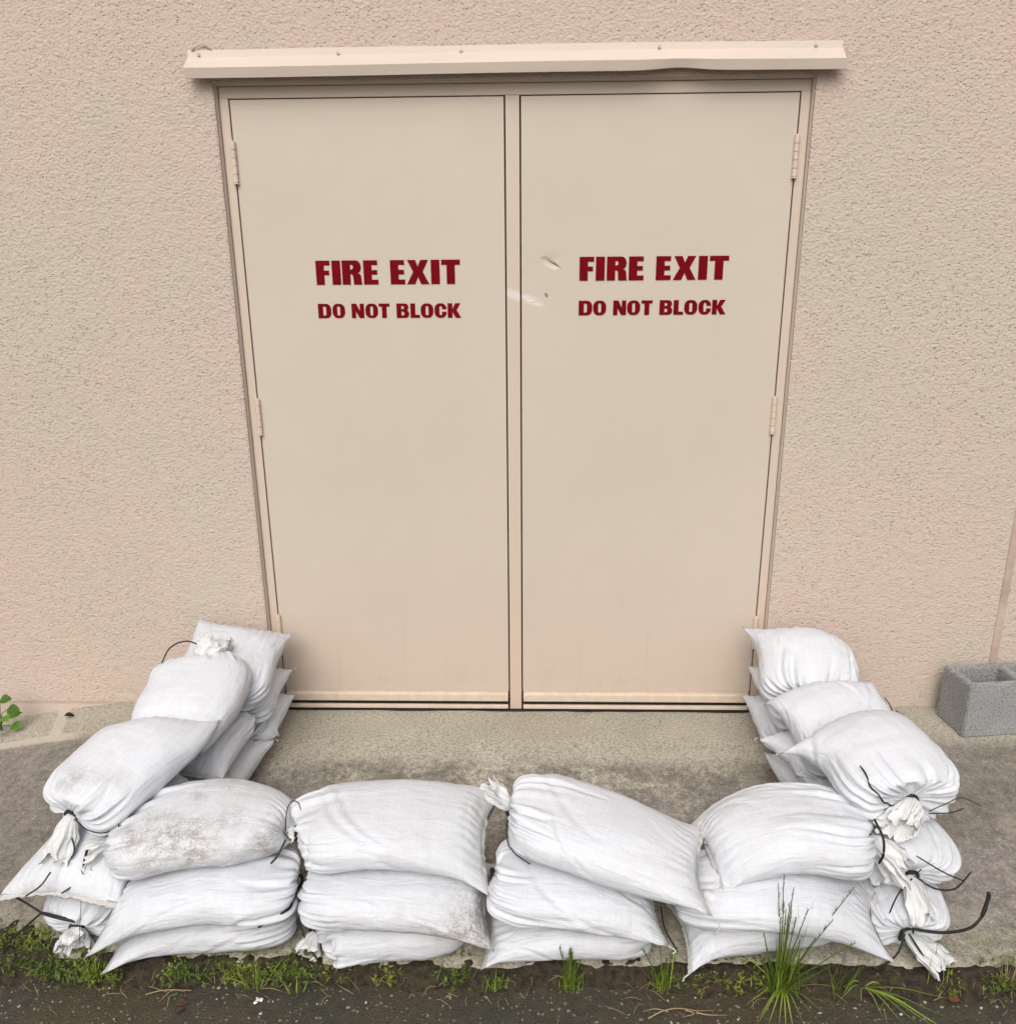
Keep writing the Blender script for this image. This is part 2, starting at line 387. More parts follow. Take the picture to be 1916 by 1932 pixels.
def hash3(i, j, k, seed):
    h = (i*374761393 + j*668265263 + k*2147483647 + seed*1274126177) & 0xffffffff
    h = ((h ^ (h >> 13))*1274126177) & 0xffffffff
    h = (h ^ (h >> 16)) & 0xffffffff
    return h/4294967295.0
def vnoise(P, scale, seed=0):
    P = np.asarray(P, float)*scale; I = np.floor(P).astype(np.int64); f = P-I; f = f*f*(3-2*f)
    out = 0
    for a in (0, 1):
        for b in (0, 1):
            for c in (0, 1):
                w = np.where(a, f[..., 0], 1-f[..., 0])*np.where(b, f[..., 1], 1-f[..., 1])*np.where(c, f[..., 2], 1-f[..., 2])
                out = out + w*hash3(I[..., 0]+a, I[..., 1]+b, I[..., 2]+c, seed)
    return out*2-1

# ------------------------------------------------------------------ ground
def sstep(x, a, b):
    t = np.clip((x-a)/(b-a), 0, 1); return t*t*(3-2*t)
def slab_z(x, y):
    z0 = 0.035*sstep(np.abs(x), 0.80, 1.15) - 0.07*sstep(-x, 1.35, 1.95)
    k = np.clip((-0.16-y)/0.89, 0, 1)
    k = np.where(k < 0.1, k*k*5, k-0.05)/0.95
    return z0 + (-0.092-z0)*k
ASPH = -0.135
def ground_z(x, y): return np.where(y > -1.055, slab_z(x, y), ASPH+0.025)

nx, ny = 300, 70
xs = np.linspace(-6, 6, nx); ys = np.r_[np.linspace(0.12, -1.05, ny)]
X, Y = np.meshgrid(xs, ys, indexing='ij')
Y2 = Y.copy(); Y2[:, -1] += 0.012*vnoise(np.stack([X[:, -1], X[:, -1]*0, X[:, -1]*0], -1), 9, 3)
Z = slab_z(X, Y2) + 0.0022*vnoise(np.stack([X, Y2, X*0], -1), 12, 5)
Z[:, -1] -= 0.006
V = np.stack([X, Y2, Z], -1).reshape(-1, 3).tolist()
F = [(i*ny+j, i*ny+j+1, (i+1)*ny+j+1, (i+1)*ny+j) for i in range(nx-1) for j in range(ny-1)]
b0 = len(V)
for i in range(nx): V.append((xs[i], Y2[i, -1]-0.006, -0.2))
F += [(i*ny+ny-1, b0+i, b0+i+1, (i+1)*ny+ny-1) for i in range(nx-1)]
for f in (F,):
    pass
tag(link('concrete_apron', mesh('concrete_apron', V, [f[::-1] for f in F]), M['concrete']), kind='structure')

bm = bmesh.new(); bmesh.ops.create_grid(bm, x_segments=2, y_segments=2, size=150)
bmesh.ops.translate(bm, vec=(0, 0, ASPH), verts=bm.verts)
tag(bm_obj('asphalt_ground', bm, M['asphalt']), kind='structure')

# a strip of soil has washed into the joint between apron and asphalt
sx = np.linspace(-3, 3, 600); sw = 18
V = []; F = []
for i, x in enumerate(sx):
    e = 0.02*float(vnoise([x, 0, 0], 6, 1)) + 0.012*float(vnoise([x, 0, 0], 25, 2))
    back = -1.015 + 0.09*float(sstep(-x, 1.12, 1.30)) + 0.02*float(vnoise([x, 5, 0], 9, 4))
    for j in range(sw):
        s = j/(sw-1); y = back + (-1.115+e-back)*s
        z = ASPH-0.012 + 0.052*math.sin(math.pi*min(1, 0.30+s*0.70))**1.2 + 0.007*float(vnoise([x, y, 0], 55, 8))
        if y > -1.05: z = max(z, -0.094 + (0.012 if x < -1.15 else -0.004) + 0.006*float(vnoise([x, y, 0], 40, 9)))
        V.append((x, y, z))
F = [(i*sw+j, (i+1)*sw+j, (i+1)*sw+j+1, i*sw+j+1) for i in range(len(sx)-1) for j in range(sw-1)]
tag(link('soil_strip', mesh('soil_strip', V, [f[::-1] for f in F]), M['soil']), kind='structure')

# ------------------------------------------------------------------ wall with its opening
OX, OZ = 0.868, 2.066
wall = bpy.data.objects.new('building_wall', None); COL.objects.link(wall)
tag(wall, 'pinkish beige rough stucco wall around the double fire doors', 'wall')
bm = bmesh.new()
xs_ = [-7, -OX, OX, 7]; zs_ = [-0.4, OZ, 4.6]
for i in range(3):
    for j in range(2):
        if i == 1 and j == 0: continue
        a = [bm.verts.new(p) for p in ((xs_[i], WY, zs_[j]), (xs_[i+1], WY, zs_[j]), (xs_[i+1], WY, zs_[j+1]), (xs_[i], WY, zs_[j+1]))]
        bm.faces.new(a)
bmesh.ops.remove_doubles(bm, verts=bm.verts, dist=1e-5)
ext = bmesh.ops.extrude_face_region(bm, geom=bm.faces[:])
bmesh.ops.translate(bm, vec=(0, 0.30, 0), verts=[v for v in ext['geom'] if isinstance(v, bmesh.types.BMVert)])
bmesh.ops.recalc_face_normals(bm, faces=bm.faces)
bmesh.ops.bevel(bm, geom=[e for e in bm.edges if all(abs(v.co.y-WY) < 1e-4 for v in e.verts) and all(abs(abs(v.co.x)-OX) < 1e-4 or abs(v.co.z-OZ) < 1e-4 for v in e.verts) and all(v.co.z <= OZ+1e-3 and abs(v.co.x) <= OX+1e-3 for v in e.verts)],
                offset=0.015, segments=5, affect='EDGES', profile=0.5)
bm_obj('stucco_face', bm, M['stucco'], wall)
bm = bmesh.new(); box(bm, 1.650, 1.676, WY-0.004, WY+0.002, -0.2, 4.6, 0.003)
pj = bm_obj('joint_trim', bm, mat_plain('joint_trim_paint', (0.43, 0.335, 0.275), 0.8, 0.15, 12, 0.004), wall)
# dark room side behind the doors, so the gaps read as gaps
bm = bmesh.new(); box(bm, -0.9, 0.9, 0.10, 0.14, -0.1, 2.2)
bm_obj('door_backing', bm, M['gap'], wall)

# ------------------------------------------------------------------ door frame
L, HM, T = 0.837, 0.024, 2.03
G = 0.0032
frame = empty('door_frame', (0, 0.02, 0), 'beige painted steel door frame with a central mullion', 'door frame')
def part(name, boxes, m, parent, bev=0.0015):
    bm = bmesh.new(); P = parent.location
    for b in boxes: box(bm, b[0]-P.x, b[1]-P.x, b[2]-P.y, b[3]-P.y, b[4]-P.z, b[5]-P.z, bev)
    return bm_obj(name, bm, m, parent)
part('jamb', [(-OX+0.001, -L-G, 0.0, 0.09, -0.02, T+G)], M['frame'], frame)
part('jamb', [(L+G, OX-0.001, 0.0, 0.09, -0.02, T+G)], M['frame'], frame)
part('header', [(-OX+0.001, OX-0.001, 0.0015, 0.09, T+G, OZ-0.001)], M['frame'], frame)
part('mullion', [(-HM+G, HM-G, 0.001, 0.09, 0.002, T+G-0.0005)], M['frame'], frame)
part('threshold', [(-L-G+0.001, L+G-0.001, -0.012, 0.09, -0.03, 0.004)], M['gap'], frame, 0.002)

# letters: heavy condensed capitals drawn as outlines, 1 unit tall
def arc(cx, cy, rx, ry, a0, a1, n=7):
    return [(cx+rx*math.cos(R(a0+(a1-a0)*i/n)), cy+ry*math.sin(R(a0+(a1-a0)*i/n))) for i in range(n+1)]
def rrect(x0, y0, x1, y1, r):
    return arc(x1-r, y1-r, r, r, 0, 90)+arc(x0+r, y1-r, r, r, 90, 180)+arc(x0+r, y0+r, r, r, 180, 270)+arc(x1-r, y0+r, r, r, 270, 360)
GL = {
 'F': (0.62, [[(0, 0), (.36, 0), (.36, .40), (.58, .40), (.58, .59), (.36, .59), (.36, .80), (.62, .80), (.62, 1), (0, 1)]]),
 'I': (0.38, [[(0, 0), (.38, 0), (.38, 1), (0, 1)]]),
 'R': (0.86, [[(0, 0), (.36, 0), (.36, .43)]+[(.43, .43), (.47, .38), (.48, .30), (.50, 0), (.86, 0), (.83, .32)]+arc(.66, .33, .17, .15, 10, 80, 4)+[(.70, .50)]+arc(.62, .72, .22, .28, -50, 90, 8)+[(0, 1)],
              [(.36, .82), (.42, .82)]+arc(.42, .725, .075, .095, 90, -90, 6)+[(.36, .63)]]),
 'E': (0.64, [[(0, 0), (.64, 0), (.64, .20), (.36, .20), (.36, .41), (.60, .41), (.60, .60), (.36, .60), (.36, .80), (.62, .80), (.62, 1), (0, 1)]]),
 'X': (0.98, [[(0, 0), (.36, 0), (.49, .30), (.62, 0), (.98, 0), (.70, .51), (.95, 1), (.61, 1), (.49, .73), (.38, 1), (.03, 1), (.28, .51)]]),
 'T': (0.82, [[(.23, 0), (.59, 0), (.59, .79), (.82, .79), (.82, 1), (0, 1), (0, .79), (.23, .79)]]),
 'D': (1.0, [[(0, 0), (.62, 0)]+arc(.62, .36, .38, .36, -90, 0)+arc(.62, .64, .38, .36, 0, 90)+[(0, 1)],
             [(.38, .19), (.50, .19)]+arc(.52, .30, .10, .11, -90, 0, 4)+arc(.52, .70, .10, .11, 0, 90, 4)+[(.38, .81)]]),
 'O': (0.96, [rrect(0, 0, .96, 1, .40), rrect(.37, .18, .59, .82, .10)]),
 'N': (0.96, [[(0, 0), (.32, 0), (.32, .48), (.60, 0), (.96, 0), (.96, 1), (.64, 1), (.64, .50), (.38, 1), (0, 1)]]),
 'B': (0.96, [[(0, 0), (.66, 0)]+arc(.68, .28, .28, .28, -90, 45, 6)+[(.80, .53)]+arc(.66, .75, .26, .25, -30, 90, 7)+[(0, 1)],
             [(.37, .61), (.48, .61)]+arc(.49, .715, .085, .105, -90, 90, 6)+[(.37, .82)],
             [(.37, .18), (.49, .18)]+arc(.50, .31, .095, .13, -90, 90, 6)+[(.37, .44)]]),
 'L': (0.72, [[(0, 0), (.72, 0), (.72, .21), (.37, .21), (.37, 1), (0, 1)]]),
 'C': (0.92, [arc(.40, .40, .40, .40, 180, 270)+arc(.52, .38, .40, .38, 270, 360)+[(.92, .42), (.57, .42)]+arc(.47, .30, .10, .12, 0, -180, 8)+arc(.47, .70, .10, .12, 180, 0, 8)+[(.57, .60), (.92, .60)]+arc(.52, .62, .40, .38, 0, 90)+arc(.40, .60, .40, .40, 90, 180)]),
 'K': (1.02, [[(0, 0), (.36, 0), (.36, .42), (.60, 0), (1.02, 0), (.68, .54), (.98, 1), (.58, 1), (.36, .60), (.36, 1), (0, 1)]]),
}
def lettering(name, text, x0, x1, zl, zr, hgt, y, parent, seed):
    rnd = random.Random(seed)
    gap, space = 0.085, 0.44
    adv = sum(GL[ch][0]+gap if ch != ' ' else space for ch in text)-gap
    k = (x1-x0)/(adv*hgt)
    cu = bpy.data.curves.new(name, 'CURVE'); cu.dimensions = '2D'; cu.fill_mode = 'BOTH'
    cu.extrude = 0.0004; cu.resolution_u = 2
    x = 0.0
    for ch in text:
        if ch == ' ': x += space; continue
        w, loops = GL[ch]; jx = rnd.uniform(-.01, .01)
        for lp in loops:
            s = cu.splines.new('POLY'); s.points.add(len(lp)-1); s.use_cyclic_u = True
            for i, (a, b) in enumerate(lp):
                s.points[i].co = ((x+jx+a)*hgt*k, b*hgt, 0, 1)
        x += w+gap
    tmp = bpy.data.objects.new(name, cu); COL.objects.link(tmp)
    dg = bpy.context.evaluated_depsgraph_get(); dg.update()
    me = bpy.data.meshes.new_from_object(tmp.evaluated_get(dg)); me.name = name
    bpy.data.objects.remove(tmp); bpy.data.curves.remove(cu)
    me.materials.clear()
    P = parent.location
    sl = (zr-zl)/(x1-x0)
    for v in me.vertices:
        a, b, c = v.co
        v.co = (x0+a-P.x, y-c-P.y, zl+b+sl*a-P.z)
    return link(name, me, M['red'], parent)

def door(cx, side, label, z1, z2, h1, h2):
    x0, x1 = (-L, -HM) if side < 0 else (HM, L)
    d = empty('fire_door', (cx, 0.015, 0.0), label, 'door', 'double fire exit doors')
    P = d.location
    # slightly dished steel skin
    nx_, nz_ = 40, 90
    V = []; Fs = []
    for i in range(nx_+1):
        for j in range(nz_+1):
            u, w = i/nx_, j/nz_
            x = x0+G*0.5+(x1-x0-G)*u; z = 0.075+(T-0.075-0.0005)*w
            y = 0.0007*float(vnoise([x*1.5, z*0.9, side], 1.7, 3))*min(1, 9*min(u, 1-u, w, 1-w))
            if side > 0:
                dd = ((x-0.118)/0.028)**2+((z-1.567)/0.02)**2
                y += 0.0022*math.exp(-dd*1.5)
            V.append((x-P.x, y-P.y, z-P.z))
    n2 = nz_+1
    Fs = [(i*n2+j, (i+1)*n2+j, (i+1)*n2+j+1, i*n2+j+1) for i in range(nx_) for j in range(nz_)]
    ring = [i*n2 for i in range(nx_+1)]+[nx_*n2+j for j in range(1, n2)]+[i*n2+nz_ for i in range(nx_-1, -1, -1)]+[j for j in range(nz_-1, 0, -1)]
    o = len(V)
    for q in ring: V.append((V[q][0], 0.045-P.y, V[q][2]))
    m_ = len(ring)
    Fs += [(ring[k], o+k, o+(k+1) % m_, ring[(k+1) % m_]) for k in range(m_)]
    link('door_panel', mesh('door_panel', V, Fs, False), M['door_r'] if side > 0 else M['door'], d)
    a, b = (-.616, -.165) if side < 0 else (.205, .662)
    lettering('red_lettering', 'FIRE EXIT', a, b, z1[0], z1[1], h1, -0.0012, d, side+3)
    lettering('red_lettering', 'DO NOT BLOCK', a-0.001, b, z2[0], z2[1], h2, -0.0012, d, side+9)
    # bottom: kick strip, sweep holder and rubber blade
    part('door_sweep', [(x0+0.003, x1-0.003, -0.014, 0.03, 0.040, 0.071), (x0+0.003, x1-0.003, -0.003, 0.03, 0.0715, 0.0745)], M['hinge'], d, 0.004)
    part('sweep_blade', [(x0+0.004, x1-0.004, -0.002, 0.03, 0.024, 0.0398)], M['gap'], d, 0.001)
    part('bottom_strip', [(x0+0.003, x1-0.003, -0.010, 0.03, 0.0085, 0.0235)], M['hinge'], d, 0.003)
    for zc in (1.858, 1.083, 0.315):
        bm = bmesh.new(); hx = side*L
        for k in range(5):
            cyl(bm, (hx-P.x, -0.0055-P.y, zc-0.046+k*0.023-P.z), (0, 0, 1), 0.0078, 0.0205, 12)
        cyl(bm, (hx-P.x, -0.0055-P.y, zc-P.z), (0, 0, 1), 0.0056, 0.119, 12)
        cyl(bm, (hx-P.x, -0.0055-P.y, zc-0.0600-P.z), (0, 0, 1), 0.0085, 0.004, 12)
        bm_obj('hinge', bm, M['hinge'], d)
    return d
dl = door(-0.4305, -1, 'left fire door leaf with hinges on its left edge and no dents', (1.499, 1.499), (1.397, 1.396), .073, .0445)
dr = door(0.4305, 1, 'right fire door leaf, dented and scuffed beside its lettering', (1.506, 1.506), (1.401, 1.401), .071, .0445)
def sliver(pts, w, y, parent, m, name):
    P = np.array(parent.location); pts = np.array([(p[0], y, p[1]) for p in pts]); Vv, Ff = tube_geo(spline(pts, 14), [w*(0.25+math.sin(math.pi*i/13)) for i in range(14)], 5)
    return link(name, mesh(name, np.array(Vv)-P, Ff), m, parent)
sliver([(.101, 1.571), (.122, 1.560), (.138, 1.551), (.155, 1.540)], 0.0016, 0.0012, dr, M['rubber'], 'scratch')

# ------------------------------------------------------------------ sheet-metal drip cap over the doors
cap = empty('metal_drip_cap', (0, WY, 2.11), 'bent beige sheet metal drip cap above the doors', 'drip cap')
prof = [(-0.002, 2.160), (-0.004, 2.141), (-0.048, 2.106), (-0.041, 2.080), (-0.038, 2.0795), (-0.0445, 2.104), (-0.0015, 2.138), (-0.0005, 2.158)]
n = 120; V = []; F = []
for i in range(n+1):
    x = -0.938+1.876*i/n
    dent = math.exp(-((x-0.475)/0.075)**2); sag = 0.002*math.sin(3.1*x+1)
    for k, (py, pz) in enumerate(prof):
        y, z = py, pz+sag*(0.5 if k in (0, 7) else 1)
        if k in (2, 5): y += 0.009*dent; z += 0.004*dent
        if k in (3, 4): y += 0.011*dent; z += 0.009*dent
        if k == 0 or k == 7: z += 0.0009*float(vnoise([x, 0, 0], 9, 6))
        xx = x*(1.0 if k in (0, 7) else 1.0) + (0.004 if k in (3, 4) and x > 0.9 else 0)
        V.append((xx, y, z-2.11))
kp = len(prof)
for i in range(n):
    for k in range(kp): F.append((i*kp+k, i*kp+(k+1) % kp, (i+1)*kp+(k+1) % kp, (i+1)*kp+k))
F.append(tuple(range(kp))); F.append(tuple(n*kp+k for k in range(kp))[::-1])
link('folded_sheet', mesh('folded_sheet', V, [f[::-1] for f in F], False), M['flash'], cap)
for sxp in (-0.905, -0.50, -0.145, 0.42, 0.862):
    bm = bmesh.new(); cyl(bm, (sxp, -0.006, 0.036+0.002*math.sin(3*sxp)), (0, -1, 0.15), 0.0048, 0.004, 12)
    bmesh.ops.bevel(bm, geom=bm.edges[:], offset=0.001, segments=1, affect='EDGES')
    bm_obj('screw', bm, M['screw'], cap)
g = Geo()
Vv, Ff = tube_geo(spline([(-.925, -.004, 0.046), (-.905, -.008, .058), (-.885, -.007, .062), (-.868, -.004, .049)], 14), 0.0022, 5); g.add(Vv, Ff)
o = g.build('peeled_sealant', M['screw'], cap)

# ------------------------------------------------------------------ sandbags
NU, NV, UP = 44, 40, 4
def sack_shape(b):
    """grid NU x NV of points: u from the tied neck (0) to the sewn end (1)"""
    C = spline(b['c'], 160); W, Tk = b['W'], b['T']
    uu = np.linspace(0, 1, NU); uu = uu - 0.045*np.sin(2*math.pi*uu)*0 
    uu = 0.5-0.5*np.cos(math.pi*np.clip(uu, 0, 1)); uu = 0.45*uu+0.55*np.linspace(0, 1, NU)
    Ci = np.stack([np.interp(uu, np.linspace(0, 1, 160), C[:, k]) for k in range(3)], -1)
    Tn = np.gradient(Ci, axis=0); Tn /= np.linalg.norm(Tn, axis=1)[:, None]
    roll = b.get('roll', 0.0)
    grid = np.zeros((NU, NV, 3)); seed = b['seed']
    ph = np.arange(NV)*2*math.pi/NV
    ut, us = b.get('ut', 0.30), b.get('us', 0.52)
    length = np.linalg.norm(np.diff(C, axis=0), axis=1).sum()
    for i in range(NU):
        u = uu[i]; t = Tn[i]
        s = np.cross([0, 0, 1], t); s /= np.linalg.norm(s); nrm = np.cross(t, s)
        rr = roll if np.isscalar(roll) else roll[0]+(roll[1]-roll[0])*u
        s, nrm = s*math.cos(rr)+nrm*math.sin(rr), nrm*math.cos(rr)-s*math.sin(rr)
        a = min(1, u/ut); q = max(0.0, (u-us)/(1-us))
        cap = math.sqrt(max(0, 1-(1-a)**2.7))
        r0 = 0.014
        w = r0+(W-r0)*cap; th = r0+(Tk-r0)*cap**0.9
        th = max(0.0022, th*(max(0, 1-q**2.4))**0.60)
        w *= (1+b.get('flare', 0.05)*q**2) * (1-0.10*math.sin(math.pi*min(1, q))*0)
        w *= 1+(b.get('sw', 1.0)-1)*q**1.5
        if b.get('tuck'):
            k_ = math.sqrt(max(0.0, 1-q**2.6)); th = max(0.003, (r0+(Tk-r0)*cap**0.9)*k_**0.9); w *= max(0.10, k_)
        n = 2.5-(0.0 if b.get('tuck') else 0.9)*q**2
        cs, sn = np.cos(ph), np.sin(ph)
        cx = np.sign(cs)*np.abs(cs)**(2/n); cz = np.sign(sn)*np.abs(sn)**(2/n)
        # sewn edge bows inward between its two ears
        bow = -0.055*length*(q**3)*(1-np.abs(cx)**2.0)*b.get('bow', 1.0)
        back = np.zeros(NV)
        grid[i] = Ci[i]+np.outer(cx*w, s)+np.outer(cz*th, nrm)+np.outer(bow, t)
        for key, sg in (('ep', 1), ('em', -1)):
            if key in b:
                k = (q**1.8)*np.clip(cx*sg, 0, 1)**1.5
                grid[i] += np.outer(k, np.array(b[key]))
    # pull the tied neck into the end of the sack
    g2 = b.get('inset', 0.02)
    for i in range(NU):
        k = max(0, 1-uu[i]/0.10)
        grid[i] += Tn[0]*g2*k*k
    grid += 0.0045*np.stack([vnoise(grid, 7, seed+k) for k in range(3)], -1)*np.clip(uu*6, 0, 1)[:, None, None]
    b['uu'] = uu; b['len'] = length; b['Tn'] = Tn
    return grid
def grid_faces(nu, nv):
    F = [(i*nv+j, i*nv+(j+1) % nv, (i+1)*nv+(j+1) % nv, (i+1)*nv+j) for i in range(nu-1) for j in range(nv)]
    return F
GF = grid_faces(NU, NV)
DEBUG = False
def relax(bags, iters=24):
    """settle the sacks: cloth that hardly stretches, filled to a fixed volume, pressed against what lies below"""
    P = np.stack([b['g'] for b in bags]); rest = P.copy(); nb = len(bags)
    stiff = np.array([b['stiff'] for b in bags])
    def edges(Q):
        return [(np.roll(Q, -1, 2)-Q), Q[:, 1:]-Q[:, :-1], np.roll(Q, -1, 2)[:, 1:]-Q[:, :-1], np.roll(Q, 1, 2)[:, 1:]-Q[:, :-1]]
    L0 = [np.linalg.norm(e, axis=3)+1e-9 for e in edges(P)]
    def vnorm(Q):
        du = np.gradient(Q, axis=1); dv = np.roll(Q, -1, 2)-np.roll(Q, 1, 2)
        return 0.5*np.cross(dv, du)
    def volume(Q, A):
        c = Q.mean((1, 2), keepdims=True); return ((Q-c)*A).sum((1, 2, 3))/3
    A0 = vnorm(P); V0 = volume(P, A0); sgn = np.sign(V0); V0 = np.abs(V0)
    F = [f[::-1] for f in GF]+[tuple(range(NV)), tuple((NU-1)*NV+j for j in range(NV))[::-1]]
    t0 = BVHTree.FromPolygons(P[0].reshape(-1, 3).tolist(), F); c0 = P[0].mean((0, 1)); l_, n_, _i, _d = t0.find_nearest(c0)
    if (Vector(c0)-l_).dot(n_) > 0: F = [f[::-1] for f in F]      # normals must point out of the sack
    for it in range(iters):
        trees = [BVHTree.FromPolygons(P[i].reshape(-1, 3).tolist(), F) for i in range(nb)]
        lo = P.reshape(nb, -1, 3).min(1); hi = P.reshape(nb, -1, 3).max(1)
        push = np.zeros((nb, NU*NV, 3)); cnt = np.zeros((nb, NU*NV))
        for i in range(nb):
            Q = P[i].reshape(-1, 3)
            for j in range(nb):
                if i == j or (lo[i] > hi[j]).any() or (lo[j] > hi[i]).any(): continue
                m = ((Q > lo[j]) & (Q < hi[j])).all(1); k_ = stiff[j]/(stiff[i]+stiff[j])
                for k in np.nonzero(m)[0]:
                    loc, nor, idx, dist = trees[j].find_nearest(Q[k], 0.09)
                    if loc is None: continue
                    nx_, ny_, nz_ = nor
                    if (Q[k, 0]-loc[0])*nx_+(Q[k, 1]-loc[1])*ny_+(Q[k, 2]-loc[2])*nz_ < 0:
                        push[i, k] += np.array((nx_, ny_, nz_))*(dist*k_); cnt[i, k] += 1
        # the sack as a whole gives way first, then its skin
        tot = push.sum(1)/np.maximum(12, cnt.sum(1))[:, None]
        P += (tot*(0.5 if it < iters//2 else 0.15))[:, None, None, :]
        late = it >= iters-7
        P += (1.0 if late else 1.15)*push.reshape(P.shape)
        for inner in range(0 if it >= iters-2 else 1 if late else 3):
            E = edges(P); D = np.zeros_like(P); w = np.zeros(P.shape[:3])[..., None]+1e-9
            for q, (e, l0) in enumerate(zip(E, L0)):
                ln = np.linalg.norm(e, axis=3)+1e-9; r_ = ln/l0
                k_ = np.where(r_ > 1.0, 0.5, 0.40)
                d = (e/ln[..., None])*((ln-l0)*k_)[..., None]*0.9
                if q == 0:
                    D += d; w += 1; D -= np.roll(d, 1, 2); w += 1
                else:
                    D[:, :-1] += d; w[:, :-1] += 1
                    dd = d if q == 1 else np.roll(d, 1 if q == 2 else -1, 2)
                    D[:, 1:] -= dd; w[:, 1:] += 1
            P += (0.8 if late else 2.1)*D/w
            A = vnorm(P)*sgn[:, None, None, None]; V = volume(P, A)
            area = np.linalg.norm(A, axis=3).sum((1, 2))
            N = A/(np.linalg.norm(A, axis=3)[..., None]+1e-12)
            uw = np.ones(NU); uw[:2] = 0; uw[-3:] = (.6, .2, 0)
            P += N*np.clip(0.25*(V0*0.97-V)/area, -0.0006, 0.0006)[:, None, None, None]*uw[None, :, None, None]
            # a little bending stiffness, on the change of shape only
            Dd = P-rest; up = np.concatenate([Dd[:, :1], Dd[:, :-1]], 1); dn = np.concatenate([Dd[:, 1:], Dd[:, -1:]], 1)
            P += (0.10 if late else 0.22)*((up+dn+np.roll(Dd, 1, 2)+np.roll(Dd, -1, 2))/4-Dd)
        sh = (P-rest).mean((1, 2), keepdims=True)
        if not late:
            P += 0.06*(rest+sh-P)
            P -= 0.03*sh
            P[..., 2] -= 0.0003
        if DEBUG: print('relax', it, int(cnt.sum()), round(float(np.linalg.norm(push, axis=2).max()), 4), round(float(np.linalg.norm(push, axis=2).sum()), 2))
        P[..., 2] = np.maximum(P[..., 2], ground_z(P[..., 0], P[..., 1])+0.002)
        lim = np.where(np.abs(P[..., 0]) < OX-0.02, -0.018, WY-0.006)
        P[..., 1] = np.minimum(P[..., 1], lim)
    for i, b in enumerate(bags): b['g'] = P[i]
def catmull1(A, k, periodic):
    """upsample along axis 0 by k with Catmull-Rom"""
    n = len(A)
    if periodic: idx = [np.arange(n)+o for o in (-1, 0, 1, 2)]; P = [A[i % n] for i in idx]; m = n
    else:
        B = np.concatenate([2*A[:1]-A[1:2], A, 2*A[-1:]-A[-2:-1]], 0); m = n-1
        P = [B[0:m], B[1:m+1], B[2:m+2], B[3:m+3]]
    out = []
    for t in np.arange(k)/k:
        out.append(0.5*(2*P[1]+(-P[0]+P[2])*t+(2*P[0]-5*P[1]+4*P[2]-P[3])*t*t+(-P[0]+3*P[1]-3*P[2]+P[3])*t**3))
    res = np.stack(out, 1).reshape((m*k,)+A.shape[1:])
    return res if periodic else np.concatenate([res, A[-1:]], 0)
def normals(G_):
    du = np.gradient(G_, axis=0); dv = np.roll(G_, -1, 1)-np.roll(G_, 1, 1)
    N = np.cross(dv, du); return N/(np.linalg.norm(N, axis=2)[..., None]+1e-12)
